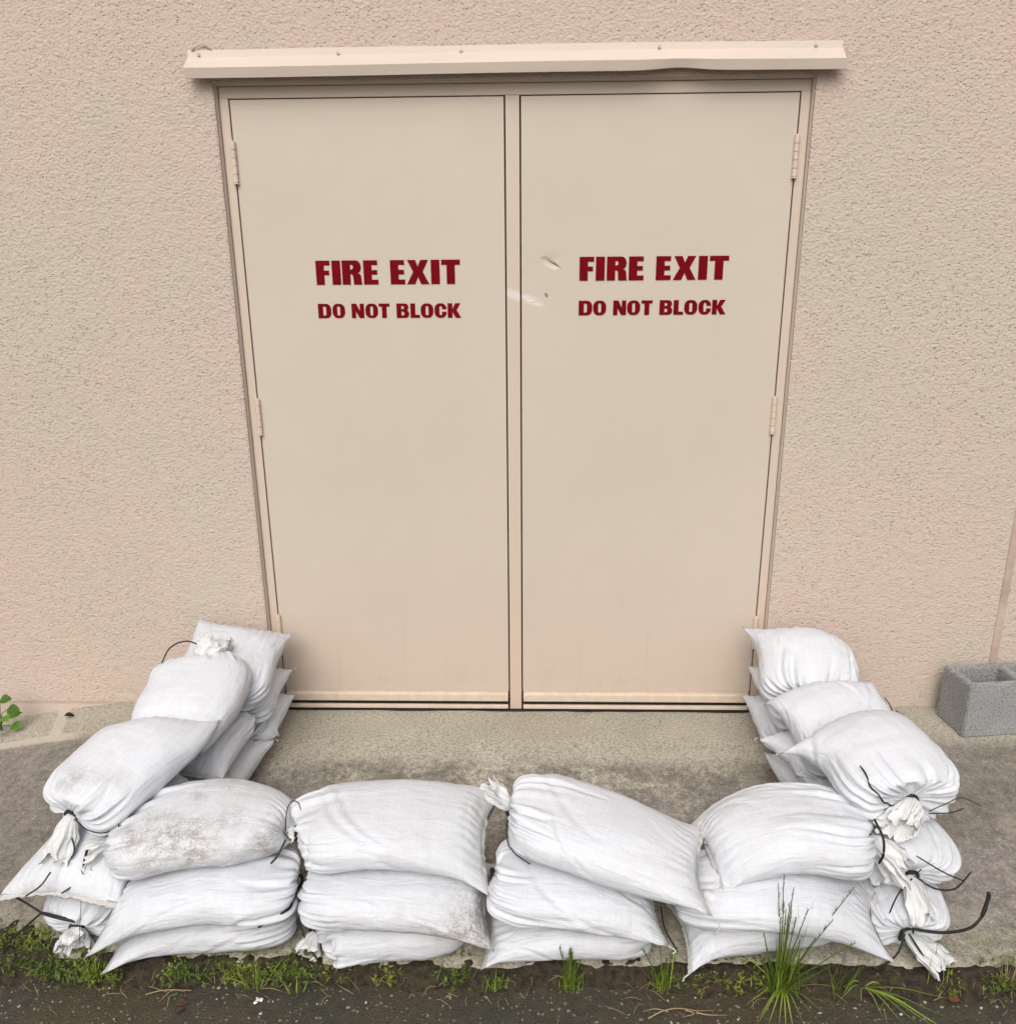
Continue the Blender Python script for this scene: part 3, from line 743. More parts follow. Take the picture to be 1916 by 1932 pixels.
def finish_sack(b, root):
    G_ = catmull1(b['g'], UP, False)
    G_ = np.swapaxes(catmull1(np.swapaxes(G_, 0, 1), UP, True), 0, 1)
    nu, nv = G_.shape[:2]; N = normals(G_)
    cen = G_.mean(1, keepdims=True)
    if ((G_-cen)*N).sum() < 0: N = -N
    rng = np.random.RandomState(b['seed'])
    u = np.interp(np.linspace(0, 1, nu), np.linspace(0, 1, NU), b['uu'])[:, None]
    v = (np.arange(nv)*2*math.pi/nv)[None, :]
    rad = np.linalg.norm(G_-cen, axis=2)
    # gathers running out of the tied neck
    reach = 0.25+0.11*np.sin(2*v+rng.rand()*6)+0.09*np.sin(5*v+rng.rand()*6)+0.06*np.sin(9*v+rng.rand()*6)
    reach = np.clip(reach*b.get('gather', 1.0), 0.06, 0.6)
    s = np.clip(1-u/reach, 0, 1)
    tw = rng.uniform(-1.2, 1.2)
    pl = np.zeros_like(s+v)
    for k in (7, 11, 13, 17, 19, 23, 31):
        pl = pl+rng.uniform(0.5, 1.0)*np.cos(k*v+rng.rand()*6.3+tw*u*6+0.7*np.sin(3*v+k))
    pl = pl/3.0
    pl = np.where(pl < 0, -np.abs(pl)**0.75*1.15, pl*0.8)
    amp = np.minimum(0.015, 0.24*rad)*(s**0.9)*np.clip(u/0.02, 0.15, 1)
    disp = amp*pl
    # soft dents, long creases, the puckers at the sewn end
    sd_ = b['seed']
    uvp = np.stack([u*b['len']+0*v, 0*u+v*0.07, 0*u+0*v], -1)
    per = np.stack([u*b['len']+0*v, np.cos(v)*0.10+0*u, np.sin(v)*0.10+0*u], -1)
    disp = disp+0.0045*vnoise(per, 9, sd_+1)
    cr = vnoise(per*np.array([1.0, 3.2, 3.2])+0.15*vnoise(per, 6, sd_+8)[..., None], 9, sd_+2)
    disp = disp+0.0030*(np.abs(cr)**0.7-0.4)*b.get('crease', 1.0)*(0.4+0.6*np.clip(vnoise(per, 5, sd_+3)+0.4, 0, 1))
    cr2 = vnoise(per*np.array([3.0, 1.4, 1.4]), 13, sd_+4)
    disp = disp+0.0014*cr2
    q = np.clip((u-0.80)/0.20, 0, 1)
    pk = np.cos(21*np.cos(v)*1.7+rng.rand()*6+2*vnoise(per, 20, sd_+6))
    disp = disp+0.0013*pk*np.sin(math.pi*np.clip(q, 0, 1))*np.abs(np.sin(v))
    # a few sharp folds
    for _ in range(b.get('folds', 5)):
        fu, fv, an, ln, wd = rng.uniform(0.2, 0.85), rng.uniform(0, 6.28), rng.uniform(-0.9, 0.9), rng.uniform(0.05, 0.13), rng.uniform(0.005, 0.010)
        dx = (u-fu)*b['len']; dy = ((v-fv+math.pi) % (2*math.pi)-math.pi)*0.11
        al = dx*math.cos(an)+dy*math.sin(an); ac = -dx*math.sin(an)+dy*math.cos(an)+0.6*al*al/ln*0.3
        disp = disp-0.0026*np.exp(-(al/ln)**2-(ac/wd)**2)+0.0016*np.exp(-(al/ln)**2-((ac-1.9*wd)/wd)**2)
    edge = np.clip((1-u)/0.05, 0.0, 1)
    G_ = G_+N*(disp*edge)[..., None]
    G_[..., 2] = np.maximum(G_[..., 2], ground_z(G_[..., 0], G_[..., 1])+0.0008)
    b['fine'] = G_; b['N'] = N
    P0 = np.array(root.location)
    V = (G_-P0).reshape(-1, 3)
    F = [f for f in grid_faces(nu, nv)]
    F.append(tuple(range(nv))[::-1]); F.append(tuple((nu-1)*nv+j for j in range(nv)))
    me = mesh('sack', V, F)
    uvl = me.uv_layers.new(name='UVMap')
    U = (u*b['len']+0*v).reshape(-1)+b['seed']*0.37; Vc = (v*0.105+0*u).reshape(-1)
    li = np.zeros(len(me.loops), np.int32); me.loops.foreach_get('vertex_index', li)
    uvs = np.stack([U[li], Vc[li]], -1)
    nq = (nu-1)*nv*4
    jj = (li[:nq] % nv).reshape(-1, 4); wrap = (jj.max(1) == nv-1) & (jj.min(1) == 0)
    fix = np.zeros((len(jj), 4), bool); fix[wrap] = jj[wrap] == 0
    uvs[:nq][fix.reshape(-1), 1] += 2*math.pi*0.105
    uvl.data.foreach_set('uv', uvs.astype(np.float32).reshape(-1))
    # stains
    d = 0.10*np.clip(vnoise(G_, 5, sd_+11)+0.1, 0, 1)
    d = d+0.35*np.clip((u-0.90)/0.10, 0, 1)*np.clip(vnoise(G_, 12, sd_+12)+0.45, 0, 1)*b.get('seamdirt', 1.0)
    for (x, y, z, r_, k) in b.get('stain', []):
        dd = np.linalg.norm((G_-np.array([x, y, z]))/np.array(r_), axis=2)
        d = d+k*np.clip(1.25-dd+0.45*vnoise(G_, 16, 77), 0, 1)
    at = me.attributes.new('dirt', 'FLOAT', 'POINT'); at.data.foreach_set('value', np.clip(d, 0, 1.3).astype(np.float32).reshape(-1))
    link('sack', me, M['bag'], root)
    b['tree'] = BVHTree.FromPolygons([tuple(p) for p in G_.reshape(-1, 3)], F)
    if not b.get('nohem'):
        # folded and stitched hem
        end = G_[-1]; k2 = nv//2
        top = end[:k2+1]; nrow = 5; Vh = []; Fh = []
        tdir = (G_[-1]-G_[-5]); tdir = tdir.mean(0); tdir /= np.linalg.norm(tdir)
        hl = b.get('hem', 0.013)
        pts = 0.5*(end[:k2+1]+end[[(-j) % nv for j in range(k2+1)]])
        wav = 0.003*vnoise(pts, 60, sd_)[:, None]*np.array([0, 0, 1.0])
        jag = (0.0025*vnoise(pts, 160, sd_+5))[:, None]*tdir
        loc = G_[-1][:k2+1]-G_[-4][:k2+1]; loc /= np.linalg.norm(loc, axis=1)[:, None]+1e-9
        dirs = 0.6*tdir+0.4*loc; 
        sag = np.array([0, 0, -1.0])
        thk = np.array([0.0, 0, 0.0013])
        rows = [(0.0, -0.4), (0.35, 0), (0.7, 0.15), (1.0, 0.45)]
        for (fr, sg) in rows:
            base = pts+dirs*hl*(fr-0.25)+wav*fr+jag*fr+sag*sg*0.004
            Vh += list(base+thk)
        for (fr, sg) in rows[::-1]:
            base = pts+dirs*hl*(fr-0.25)+wav*fr+jag*fr+sag*sg*0.004
            Vh += list(base-thk)
        m = k2+1; nr = len(rows)*2
        for a in range(nr):
            for c in range(m-1):
                a2 = (a+1) % nr
                Fh.append((a*m+c, a*m+c+1, a2*m+c+1, a2*m+c))
        Vh = np.array(Vh); Vh[:, 2] = np.maximum(Vh[:, 2], ground_z(Vh[:, 0], Vh[:, 1])+0.001)
        lim = np.where(np.abs(Vh[:, 0]) < OX-0.02, -0.016, WY-0.004); Vh[:, 1] = np.minimum(Vh[:, 1], lim)
        me = mesh('sewn_hem', Vh-P0, Fh)
        ul = me.uv_layers.new(name='UVMap'); lih = np.zeros(len(me.loops), np.int32); me.loops.foreach_get('vertex_index', lih)
        ul.data.foreach_set('uv', np.stack([(lih//m)*0.003, (lih % m)*0.006], -1).astype(np.float32).reshape(-1))
        at = me.attributes.new('dirt', 'FLOAT', 'POINT'); at.data.foreach_set('value', np.full(len(Vh), 0.35, np.float32))
        link('sewn_hem', me, M['hem'], root)
        for ci, lenk in (b.get('thread') or []):
            p = pts[0 if ci > 0 else -1]+tdir*0.008
            q = [p, p+tdir*0.012+np.array([0, 0, -0.006]), p+tdir*0.014+np.array([0.004, 0, -lenk*0.6]), p+tdir*0.012+np.array([-0.002, 0, -lenk])]
            Vt, Ft = tube_geo(spline(q, 12), 0.0016, 5)
            link('loose_thread', mesh('loose_thread', np.array(Vt)-P0, Ft), M['ruffle'], root)
def snap(b, p, off=0.003):
    loc, nor, i, d = b['tree'].find_nearest(tuple(p))
    n_ = np.array(nor); c = b['fine'].reshape(-1, 3).mean(0)
    if (np.array(loc)-c) @ n_ < 0: n_ = -n_
    return np.array(loc)+n_*off
def ruffle(b, root, d, length, spread, flat=0.5, seed=1, bend=(0, 0, 0), start=None):
    rng = np.random.RandomState(seed); P0 = np.array(root.location)
    n0 = b['fine'][0].mean(0) if start is None else np.array(start)
    d = np.array(d, float); d /= np.linalg.norm(d); bend = np.array(bend, float)
    a = np.cross(d, [0.2, 0.1, 1.0]); a /= np.linalg.norm(a); c = np.cross(d, a)
    nv, nr = 84, 16; V = []; F = []
    ph = [rng.rand()*6.3 for _ in range(8)]
    for i in range(nr):
        r = i/(nr-1)
        for j in range(nv):
            v = 2*math.pi*j/nv
            pl = 0.50*math.cos(5*v+ph[0])+0.42*math.cos(8*v+ph[1]+r)+0.30*math.cos(13*v+ph[2]-2*r)
            L_ = length*(1+0.14*math.cos(3*v+ph[3])+0.08*math.cos(7*v+ph[4])+0.05*math.cos(17*v+ph[5]))
            rr = 0.013+spread*r**0.75*(1-0.25*r*r)*(1+0.27*min(1, 1.6*r)*pl)
            p = n0-d*0.012+d*(L_*r+0.012)+a*rr*math.cos(v)+c*rr*flat*math.sin(v)+bend*r*r
            p = p+0.011*r*np.array([float(vnoise(p*1.0, 38, seed+k))+.5*float(vnoise(p*1.0, 90, seed+k+5)) for k in range(3)])
            V.append(p)
    F = grid_faces(nr, nv)
    V = np.array(V); V[:, 2] = np.maximum(V[:, 2], ground_z(V[:, 0], V[:, 1])+0.002)
    me = mesh('gathered_neck', V-P0, F)
    ul = me.uv_layers.new(name='UVMap'); li = np.zeros(len(me.loops), np.int32); me.loops.foreach_get('vertex_index', li)
    ul.data.foreach_set('uv', np.stack([(li//nv)*0.006, (li % nv)*0.004], -1).astype(np.float32).reshape(-1))
    at = me.attributes.new('dirt', 'FLOAT', 'POINT'); at.data.foreach_set('value', np.full(len(V), b.get('ruffledirt', 0.06), np.float32))
    sm = me; o = link('gathered_neck', me, M['ruffle'], root)
    return o
def tie(b, root, d, tails=(), r=0.0026, ring=0.0180):
    P0 = np.array(root.location); g = Geo()
    n0 = b['fine'][0].mean(0); d = np.array(d, float); d /= np.linalg.norm(d)
    a = np.cross(d, [0.2, 0.1, 1.0]); a /= np.linalg.norm(a); c = np.cross(d, a)
    for k, off in enumerate((0.002, 0.0065)):
        P = [n0+d*(off+0.001*math.sin(3*w))+(a*math.cos(w)+c*math.sin(w))*ring for w in np.linspace(0, 2*math.pi, 26)]
        g.add(*tube_geo(P, r, 6))
    # the locking head
    kn = n0+d*0.005+a*ring*0.9+c*ring*0.5
    g.add(*tube_geo([kn-c*0.006, kn-c*0.002, kn+c*0.003, kn+c*0.007], [0.003, 0.0058, 0.0058, 0.003], 8))
    for tl in tails:
        pts, sn, rr = tl; rr *= 0.68
        q = [np.array(p, float) for p in pts]
        S = spline(q, 30)
        if sn:
            S = np.array([snap(b, p, rr*0.9+0.006) for p in S])
            for _ in range(6): S[1:-1] = .5*S[1:-1]+.25*(S[:-2]+S[2:])
        rads = rr*np.ones(30); rads[-3:] *= (0.95, 0.85, 0.6)
        g.add(*tube_geo(S, rads, 6))
    return g.build('black_tie', M['tie'], root, tuple(P0))

BAGS = []
def bag(key, c, W, T_, label, group, **kw):
    b = dict(key=key, c=c, W=W, T=T_, label=label, group=group, seed=len(BAGS)*17+5, **kw); BAGS.append(b)
GRF, GRL, GRR = 'sandbags in the front row', 'sandbags in the left flank', 'sandbags in the right flank'
# front row: four stacks of three
bag('F1B', [(-0.535, -0.935, -0.022), (-0.62, -0.945, -0.022), (-0.78, -0.955, -0.025), (-0.92, -0.965, -0.032), (-1.0, -0.975, -0.045)], 0.125, 0.056,
    'grass-edged bottom sandbag under the soil-speckled one, leftmost of the front row', GRF, em=(.0, -.0, -.02), ep=(.0, -.01, -.025))
bag('F2B', [(-0.505, -1.02, -0.055), (-0.45, -0.985, -0.035), (-0.3, -0.965, -0.026), (-0.16, -0.965, -0.028), (-0.1, -0.965, -0.034)], 0.128, .063,
    'bottom sandbag of the second front stack, its white tied neck flopped onto the grass', GRF, tuck=True, em=(.0, 0, -.02), nohem=True)
bag('F3B', [(0.369, -0.955, -0.035), (0.294, -0.958, -0.028), (0.144, -0.96, -0.024), (-0.006, -0.968, -0.03), (-0.071, -0.975, -0.04)], 0.122, 0.056,
    'bottom sandbag of the third front stack with small grass tufts against its foot', GRF, ep=(0, 0, -.015))
bag('F4B', [(0.85, -0.9, -0.018), (0.765, -0.91, -0.018), (0.625, -0.93, -0.018), (0.485, -0.95, -0.028), (0.42, -0.965, -0.04)], 0.125, 0.058,
    'bottom sandbag of the fourth front stack behind the tall green grass', GRF, ep=(-.01, -.0, -.03), thread=[(1, .014)])
bag('F1M', [(-0.515, -0.975, 0.08), (-0.59, -0.985, 0.088), (-0.75, -0.99, 0.092), (-0.91, -1.01, 0.065), (-1.01, -1.04, 0.018)], 0.128, 0.056,
    'smooth arched middle sandbag drooping left to a pointed corner below the soil-speckled one', GRF, sw=.62, ep=(-.03, -.005, -.03), em=(.03, .02, .0))
bag('F2M', [(-0.524, -0.985, 0.078), (-0.444, -0.99, 0.084), (-0.304, -0.99, 0.086), (-0.134, -0.995, 0.074), (-0.039, -1.0, 0.052)], 0.132, 0.058,
    'middle sandbag of the second front stack with a soil-stained right end', GRF, sw=.92, em=(.008, -.0, -.03), stain=[(-.07, -1.04, .06, (.09, .12, .10), .65), (-.2, -1.08, .05, (.2, .1, .06), .35)])
bag('F3M', [(-0.058, -0.975, 0.105), (0.005, -0.98, 0.097), (0.145, -0.985, 0.082), (0.295, -0.99, 0.064), (0.372, -0.992, 0.054)], 0.128, 0.056,
    'middle sandbag of the third front stack, sloping to a frayed lower right corner', GRF, sw=.92, em=(.004, -.0, -.025), thread=[(-1, .02)])
bag('F4M', [(0.413, -0.95, 0.05), (0.488, -0.97, 0.074), (0.638, -0.98, 0.086), (0.788, -1.0, 0.066), (0.91, -1.03, 0.02)], 0.13, 0.057,
    'middle sandbag of the fourth front stack, ending right in a long pointed corner', GRF, sw=.66, em=(.02, -.0, -.03))
bag('F1T', [(-1.035, -0.945, 0.148), (-0.96, -0.925, 0.172), (-0.8, -0.9, 0.198), (-0.66, -0.9, 0.19), (-0.555, -0.92, 0.165)], 0.142, 0.06,
    'soil-speckled top sandbag of the front row, dirtiest of them all', GRF, roll=.03, tuck=True, nohem=True, flare=-.1,
    stain=[(-.80, -1.02, .22, (.17, .12, .12), .75), (-.60, -.98, .2, (.05, .08, .08), .8), (-.70, -.82, .28, (.12, .08, .06), .4)])
bag('F2T', [(-0.56, -0.925, 0.175), (-0.5, -0.91, 0.186), (-0.34, -0.9, 0.196), (-0.16, -0.9, 0.19), (-0.04, -0.905, 0.172)], 0.145, 0.062,
    'plump clean top sandbag with a straight sewn right edge, beside the soil-speckled one', GRF, em=(.0, -.01, -.05), ep=(.015, .02, .01), sw=.95, roll=.04,
    stain=[(-.06, -1.02, .18, (.04, .12, .10), .35)])
bag('F3T', [(-0.01, -0.88, 0.23), (0.06, -0.89, 0.226), (0.2, -0.92, 0.202), (0.36, -0.965, 0.172), (0.485, -1.0, 0.16)], 0.145, 0.062,
    'top sandbag sloping down to the right from an upright white tied neck', GRF, em=(.02, -.0, -.015), ep=(-.02, .0, .0), sw=.95, roll=.04, thread=[(-1, .05)],
    stain=[(.46, -1.10, .07, (.07, .04, .03), .35)])
bag('F4T', [(0.912, -0.93, 0.19), (0.84, -0.92, 0.198), (0.71, -0.905, 0.206), (0.58, -0.905, 0.18), (0.48, -0.91, 0.145)], 0.142, 0.062,
    'top sandbag at the right end of the front row with creases running to its tie', GRF, ep=(.03, .0, -.03), em=(-.02, -.05, -.03), sw=.9, roll=-.03, gather=1.6)
# left flank: three rows back to the wall, three high
bag('L3B', [(-0.93, -0.355, 0.062), (-0.93, -0.31, 0.075), (-0.93, -0.24, 0.088), (-0.925, -0.16, 0.098), (-0.925, -0.085, 0.106)], .140, .055,
    'lowest sandbag at the wall on the left, its corner against the door sill', GRL, thread=[(-1, .014)])
bag('L2B', [(-0.97, -0.62, 0.022), (-0.968, -0.56, 0.038), (-0.955, -0.46, 0.052), (-0.94, -0.36, 0.068), (-0.93, -0.29, 0.075)], .140, .055,
    'lowest sandbag midway along the left flank, pale corner on the concrete', GRL, thread=[(-1, .014)])
bag('L1B', [(-1.1, -1.03, -0.045), (-1.095, -0.97, -0.022), (-1.08, -0.85, -0.005), (-1.04, -0.72, 0.012), (-1.02, -0.64, 0.02)], 0.112, 0.058,
    'crumpled bottom sandbag at the left front corner with a long black tie', GRL, gather=1.5)
bag('L3M', [(-0.93, -0.365, 0.178), (-0.93, -0.32, 0.186), (-0.93, -0.24, 0.198), (-0.925, -0.16, 0.207), (-0.922, -0.085, 0.213)], .142, .055,
    'middle sandbag at the wall on the left, its corner beside the lower door hinge', GRL, thread=[(-1, .014)])
bag('L2M', [(-0.955, -0.345, 0.178), (-0.955, -0.4, 0.18), (-0.965, -0.48, 0.172), (-0.98, -0.55, 0.155), (-0.99, -0.61, 0.14)], .145, .058,
    'middle sandbag midway along the left flank with a rounded bulging side', GRL)
bag('L1M', [(-1.03, -.62, .145), (-1.04, -.70, .142), (-1.07, -.84, .125), (-1.105, -.96, .105), (-1.12, -1.03, .085)], .140, .056,
    'slack flat-ended sandbag with its open seam facing out at the left front corner', GRL, ep=(.02, .0, .0), em=(-.015, -.015, -.02), flare=.05, bow=.35, inset=.02)
bag('L3T', [(-0.93, -0.42, 0.258), (-0.93, -0.37, 0.278), (-0.93, -0.28, 0.315), (-0.927, -0.17, 0.35), (-0.927, -0.085, 0.372)], .148, .060,
    'topmost sandbag against the wall on the left, both sewn corners showing', GRL, roll=(.0, .20), stain=[(-.86, -.14, .38, (.10, .06, .05), .3), (-.86, -.3, .36, (.05, .05, .05), .3)], thread=[(-1, .014)])
bag('L2T', [(-0.985, -0.315, 0.35), (-0.975, -0.36, 0.342), (-0.965, -0.46, 0.32), (-0.975, -0.57, 0.287), (-0.985, -0.655, 0.25)], .150, .066,
    'top sandbag of the left flank tied at its wall end with a white ruffle', GRL, gather=.8, sw=.72)
bag('L1T', [(-1.135, -0.915, 0.205), (-1.105, -0.86, 0.228), (-1.05, -0.76, 0.264), (-1.005, -0.66, 0.292), (-0.995, -0.59, 0.302)], .150, .070,
    'top front sandbag of the left flank, tied toward the camera with a drooping neck', GRL, em=(.0, .0, .01), ep=(.0, -.03, -.05),
    stain=[(-1.10, -.86, .29, (.10, .05, .05), .45)], gather=1.1, thread=[(-1, .014)])
# right flank
bag('R3B', [(0.94, -0.355, 0.068), (0.94, -0.31, 0.08), (0.94, -0.24, 0.093), (0.938, -0.16, 0.108), (0.936, -0.085, 0.118)], .140, .055,
    'lowest sandbag at the wall on the right, its corner on the door sill', GRR, thread=[(1, .014)])
bag('R2B', [(0.975, -0.62, 0.018), (0.97, -0.57, 0.034), (0.96, -0.49, 0.046), (0.95, -0.42, 0.058), (0.945, -0.355, 0.065)], .140, .055,
    'lowest sandbag midway along the right flank, mostly buried under others', GRR)
bag('R1B', [(0.985, -1.025, -0.033), (0.985, -0.96, -0.016), (0.98, -0.82, -0.003), (0.975, -0.7, 0.012), (0.97, -0.62, 0.022)], .128, .062,
    'bottom sandbag at the right front corner with a long curling black tie', GRR, gather=1.5)
bag('R3M', [(0.945, -0.385, 0.18), (0.945, -0.33, 0.192), (0.95, -0.25, 0.207), (0.95, -0.16, 0.22), (0.95, -0.085, 0.228)], .142, .055,
    'middle sandbag at the wall on the right, narrow corner beside the door', GRR)
bag('R2M', [(0.975, -0.63, 0.135), (0.97, -0.58, 0.145), (0.96, -0.51, 0.16), (0.94, -0.45, 0.172), (0.93, -0.395, 0.18)], .145, .058,
    'middle sandbag midway along the right flank with a small pointed corner', GRR, em=(0, -.01, -.01), ep=(-.03, -.03, -.01), thread=[(1, .014)])
bag('R1M', [(1.005, -.965, .095), (1.005, -.90, .115), (.99, -.77, .135), (.975, -.66, .15), (.97, -.60, .155)], .138, .060,
    'middle sandbag at the right front corner with its pleated neck hanging down', GRR, gather=1.6)
bag('R3T', [(0.915, -0.395, 0.262), (0.925, -0.345, 0.285), (0.945, -0.25, 0.325), (0.95, -0.17, 0.35), (0.95, -0.095, 0.362)], .152, .066,
    'topmost sandbag against the wall on the right, creased toward its front', GRR, ep=(-.02, .0, .01), em=(-.05, -.06, -.02), gather=1.4, thread=[(1, .014)])
bag('R2T', [(0.985, -0.665, 0.195), (0.98, -0.61, 0.218), (0.965, -0.53, 0.262), (0.945, -0.44, 0.305), (0.94, -0.375, 0.32)], .155, .066,
    'top sandbag midway along the right flank, between topmost and big front one', GRR, ep=(-.015, -.05, -.04), gather=1.3, thread=[(1, .014)])
bag('R1T', [(1.02, -0.905, 0.255), (1.01, -0.86, 0.262), (0.985, -0.75, 0.292), (0.955, -0.66, 0.318), (0.935, -0.595, 0.318)], 0.156, .086,
    'big top front sandbag of the right flank with two black tie ends across its creases', GRR, ep=(-.04, -.07, -.03), gather=1.8, inset=.035, ut=.34, thread=[(1, .014)])
for b in BAGS:
    k = b['key']
    b['stiff'] = {'B': 6.0, 'M': 3.0, 'T': 1.0}[k[2]]*({'1': .7, '2': 1.1, '3': 1.8}[k[1]] if k[0] != 'F' else 1.0)
    b['g'] = sack_shape(b)
relax(BAGS)
BY = {}
for b in BAGS:
    P = b['g'].reshape(-1, 3); c0 = P.mean(0)
    root = empty('sandbag', (float(c0[0]), float(c0[1]), float(P[:, 2].min())), b['label'], 'sandbag', b['group'])
    finish_sack(b, root); BY[b['key']] = (b, root)

def RF(key, *a, **k): return ruffle(*BY[key], *a, **k)
def TI(key, *a, **k): return tie(*BY[key], *a, **k)
# necks and ties the photograph shows (d is the way the neck points)
RF('F1T', (-1, -.35, .05), .055, .030, .7, 3, bend=(0, -.01, -.01))
TI('F1T', (-1, -.35, .05), [([(-1.06, -.97, .175), (-1.065, -.99, .14), (-1.07, -1.0, .105)], False, .0055), ([(-1.07, -1.0, .105), (-1.085, -1.02, .095), (-1.105, -1.04, .088)], False, .003),
                            ([(-1.06, -.985, .15), (-1.06, -1.03, .08), (-1.063, -1.06, .0), (-1.065, -1.07, -.05)], False, .0011)])
RF('F2T', (-1, -.1, -.4), .02, .014, .7, 5)
TI('F2T', (-1, -.1, 0), [([(-.565, -.94, .20), (-.562, -.93, .245), (-.550, -.925, .275), (-.532, -.925, .275), (-.524, -.93, .255)], False, .0020), ([(-.56, -.96, .19), (-.575, -.99, .165), (-.59, -1.0, .15)], False, .004)])
TI('F1M', (1, -.2, 0), [([(-.525, -1.02, .09), (-.55, -1.08, .07), (-.60, -1.1, .05)], True, .0045)])
RF('F2B', (-.5, -1, -.6), .048, .022, .6, 8)
TI('F2B', (-.7, -1, 0), [([(-.535, -.97, .02), (-.53, -1.0, -.03), (-.51, -1.03, -.06), (-.47, -1.07, -.085)], False, .0035)])
RF('F3T', (-.6, .1, 1), .072, .030, .6, 12, bend=(-.02, 0, .0))
TI('F3T', (-.8, -.1, .7), [([(0, -.90, .24), (-.02, -.95, .215), (-.03, -.985, .17)], True, .0028), ([(-.035, -1.01, .16), (-.01, -1.035, .135), (.02, -1.045, .128), (.04, -1.04, .150)], True, .0024)])
TI('F3M', (-1, 0, 0), [])
TI('F3B', (1, 0, 0), [([(.385, -.96, .0), (.39, -1.0, -.03), (.42, -1.03, -.075)], False, .0032)])
RF('F4T', (1, -.5, -.45), .080, .045, .7, 21, bend=(.01, -.02, -.03))
TI('F4T', (1, -.2, 0), [([(.895, -.95, .26), (.905, -.985, .235), (.905, -1.0, .20), (.897, -1.0, .17)], False, .0045)])
TI('F4B', (1, 0, 0), [])
RF('L2T', (.15, .5, 1), .075, .045, .6, 30, bend=(.03, .02, .0))
TI('L2T', (0, 1, .3), [([(-.99, -.305, .40), (-1.05, -.29, .41), (-1.10, -.30, .39), (-1.12, -.34, .345)], False, .0035)])
RF('L1T', (-.2, -1, -.9), .085, .030, .75, 41, bend=(.0, -.01, -.03))
TI('L1T', (-.3, -1, -.3), [([(-1.12, -.93, .215), (-1.05, -.95, .20), (-.99, -.94, .225)], True, .0022), ([(-.99, -.94, .225), (-.985, -.96, .19), (-1.01, -.99, .16)], False, .0022),
                           ([(-1.12, -.94, .19), (-1.10, -.965, .16), (-1.105, -.98, .14)], False, .003), ([(-1.135, -1.02, .135), (-1.15, -1.045, .115), (-1.18, -1.065, .10)], False, .0030)])
RF('L1B', (.25, -1, -.4), .050, .036, .7, 50)
TI('L1B', (0, -1, -.3), [([(-1.09, -1.03, -.005), (-1.13, -1.03, .005), (-1.18, -1.02, .01)], False, .0065), ([(-1.18, -1.02, .01), (-1.24, -1.0, .03), (-1.28, -.985, .035)], False, .0040),
                          ([(-1.18, -1.02, .01), (-1.23, -1.04, -.03), (-1.28, -1.055, -.075)], False, .0042)])
RF('R1T', (-.05, -1, -.02), .058, .040, .7, 60, bend=(-.05, 0, -.045))
TI('R1T', (0, -1, 0), [([(1.0, -.915, .258), (.96, -.925, .265), (.925, -.92, .29), (.89, -.85, .335)], True, .0034), ([(1.04, -.92, .262), (1.08, -.92, .285), (1.12, -.91, .295), (1.16, -.93, .285)], False, .0018),
                       ([(1.04, -.92, .255), (1.09, -.925, .262), (1.13, -.91, .264)], False, .0020)])
RF('R1M', (.05, -1, -1.5), .085, .040, .55, 71, bend=(.02, -.01, -.02))
TI('R1M', (0, -1, -.3), [([(1.0, -.985, .12), (1.04, -1.0, .10), (1.09, -1.0, .10), (1.14, -.97, .125)], False, .0033), ([(1.12, -.98, .105), (1.06, -.99, .14), (1.00, -.97, .17)], False, .0026),
                         ([(.99, -.985, .115), (.95, -1.01, .09), (.925, -1.03, .05)], False, .0032), ([(.995, -.985, .12), (1.012, -.98, .14)], False, .002)])
RF('R1B', (.9, -1, -.5), .085, .050, .40, 84, bend=(.02, 0, -.015))
TI('R1B', (.3, -1, 0), [([(.99, -1.025, .0), (1.06, -1.03, -.005), (1.13, -1.02, .0), (1.17, -1.0, .025), (1.18, -.99, .055)], False, .0055), ([(1.165, -1.003, .02), (1.18, -.99, .06), (1.182, -.985, .078)], False, .0075),
                         ([(.98, -1.03, -.01), (1.01, -1.07, -.05), (1.04, -1.095, -.085)], False, .0038), ([(.97, -1.03, -.01), (.95, -1.05, -.05), (.915, -1.06, -.08)], False, .0038)])

# ------------------------------------------------------------------ cinder block by the wall
blk = empty('cinder_block', (1.488, -0.222, float(slab_z(np.array(1.7), np.array(-.15)))), 'grey two-core cinder block on the concrete at the wall, far right', 'cinder block')
gx, gy, H_ = [0, .030, .178, .212, .360, .390], [0, .028, .120, .148], .190
bm = bmesh.new()
def gv(i, j, z, cell=None):
    return bm.verts.new((gx[i], gy[j], z))
holes = {(1, 1), (3, 1)}
for z, flip in ((H_, False), (0, True)):
    for i in range(5):
        for j in range(3):
            if (i, j) in holes: continue
            vs = [gv(i, j, z), gv(i+1, j, z), gv(i+1, j+1, z), gv(i, j+1, z)]
            bm.faces.new(vs[::-1] if flip else vs)
for i in range(5):
    for j in (0, 3): bm.faces.new([gv(i, j, 0), gv(i+1, j, 0), gv(i+1, j, H_), gv(i, j, H_)])
for j in range(3):
    for i in (0, 5): bm.faces.new([gv(i, j, 0), gv(i, j+1, 0), gv(i, j+1, H_), gv(i, j, H_)])
for (i, j) in holes:
    for a, b_ in (((i, j), (i+1, j)), ((i+1, j), (i+1, j+1)), ((i+1, j+1), (i, j+1)), ((i, j+1), (i, j))):
        bm.faces.new([gv(*a, 0), gv(*b_, 0), gv(*b_, H_), gv(*a, H_)])
bmesh.ops.remove_doubles(bm, verts=bm.verts, dist=1e-5)
bmesh.ops.recalc_face_normals(bm, faces=bm.faces)
bmesh.ops.bevel(bm, geom=[e for e in bm.edges if len(e.link_faces) == 2 and e.calc_face_angle(0) > 0.5], offset=0.0035, segments=2, affect='EDGES')
bm_obj('block_body', bm, M['block'], blk)

blk.rotation_euler = (0, 0, R(7))

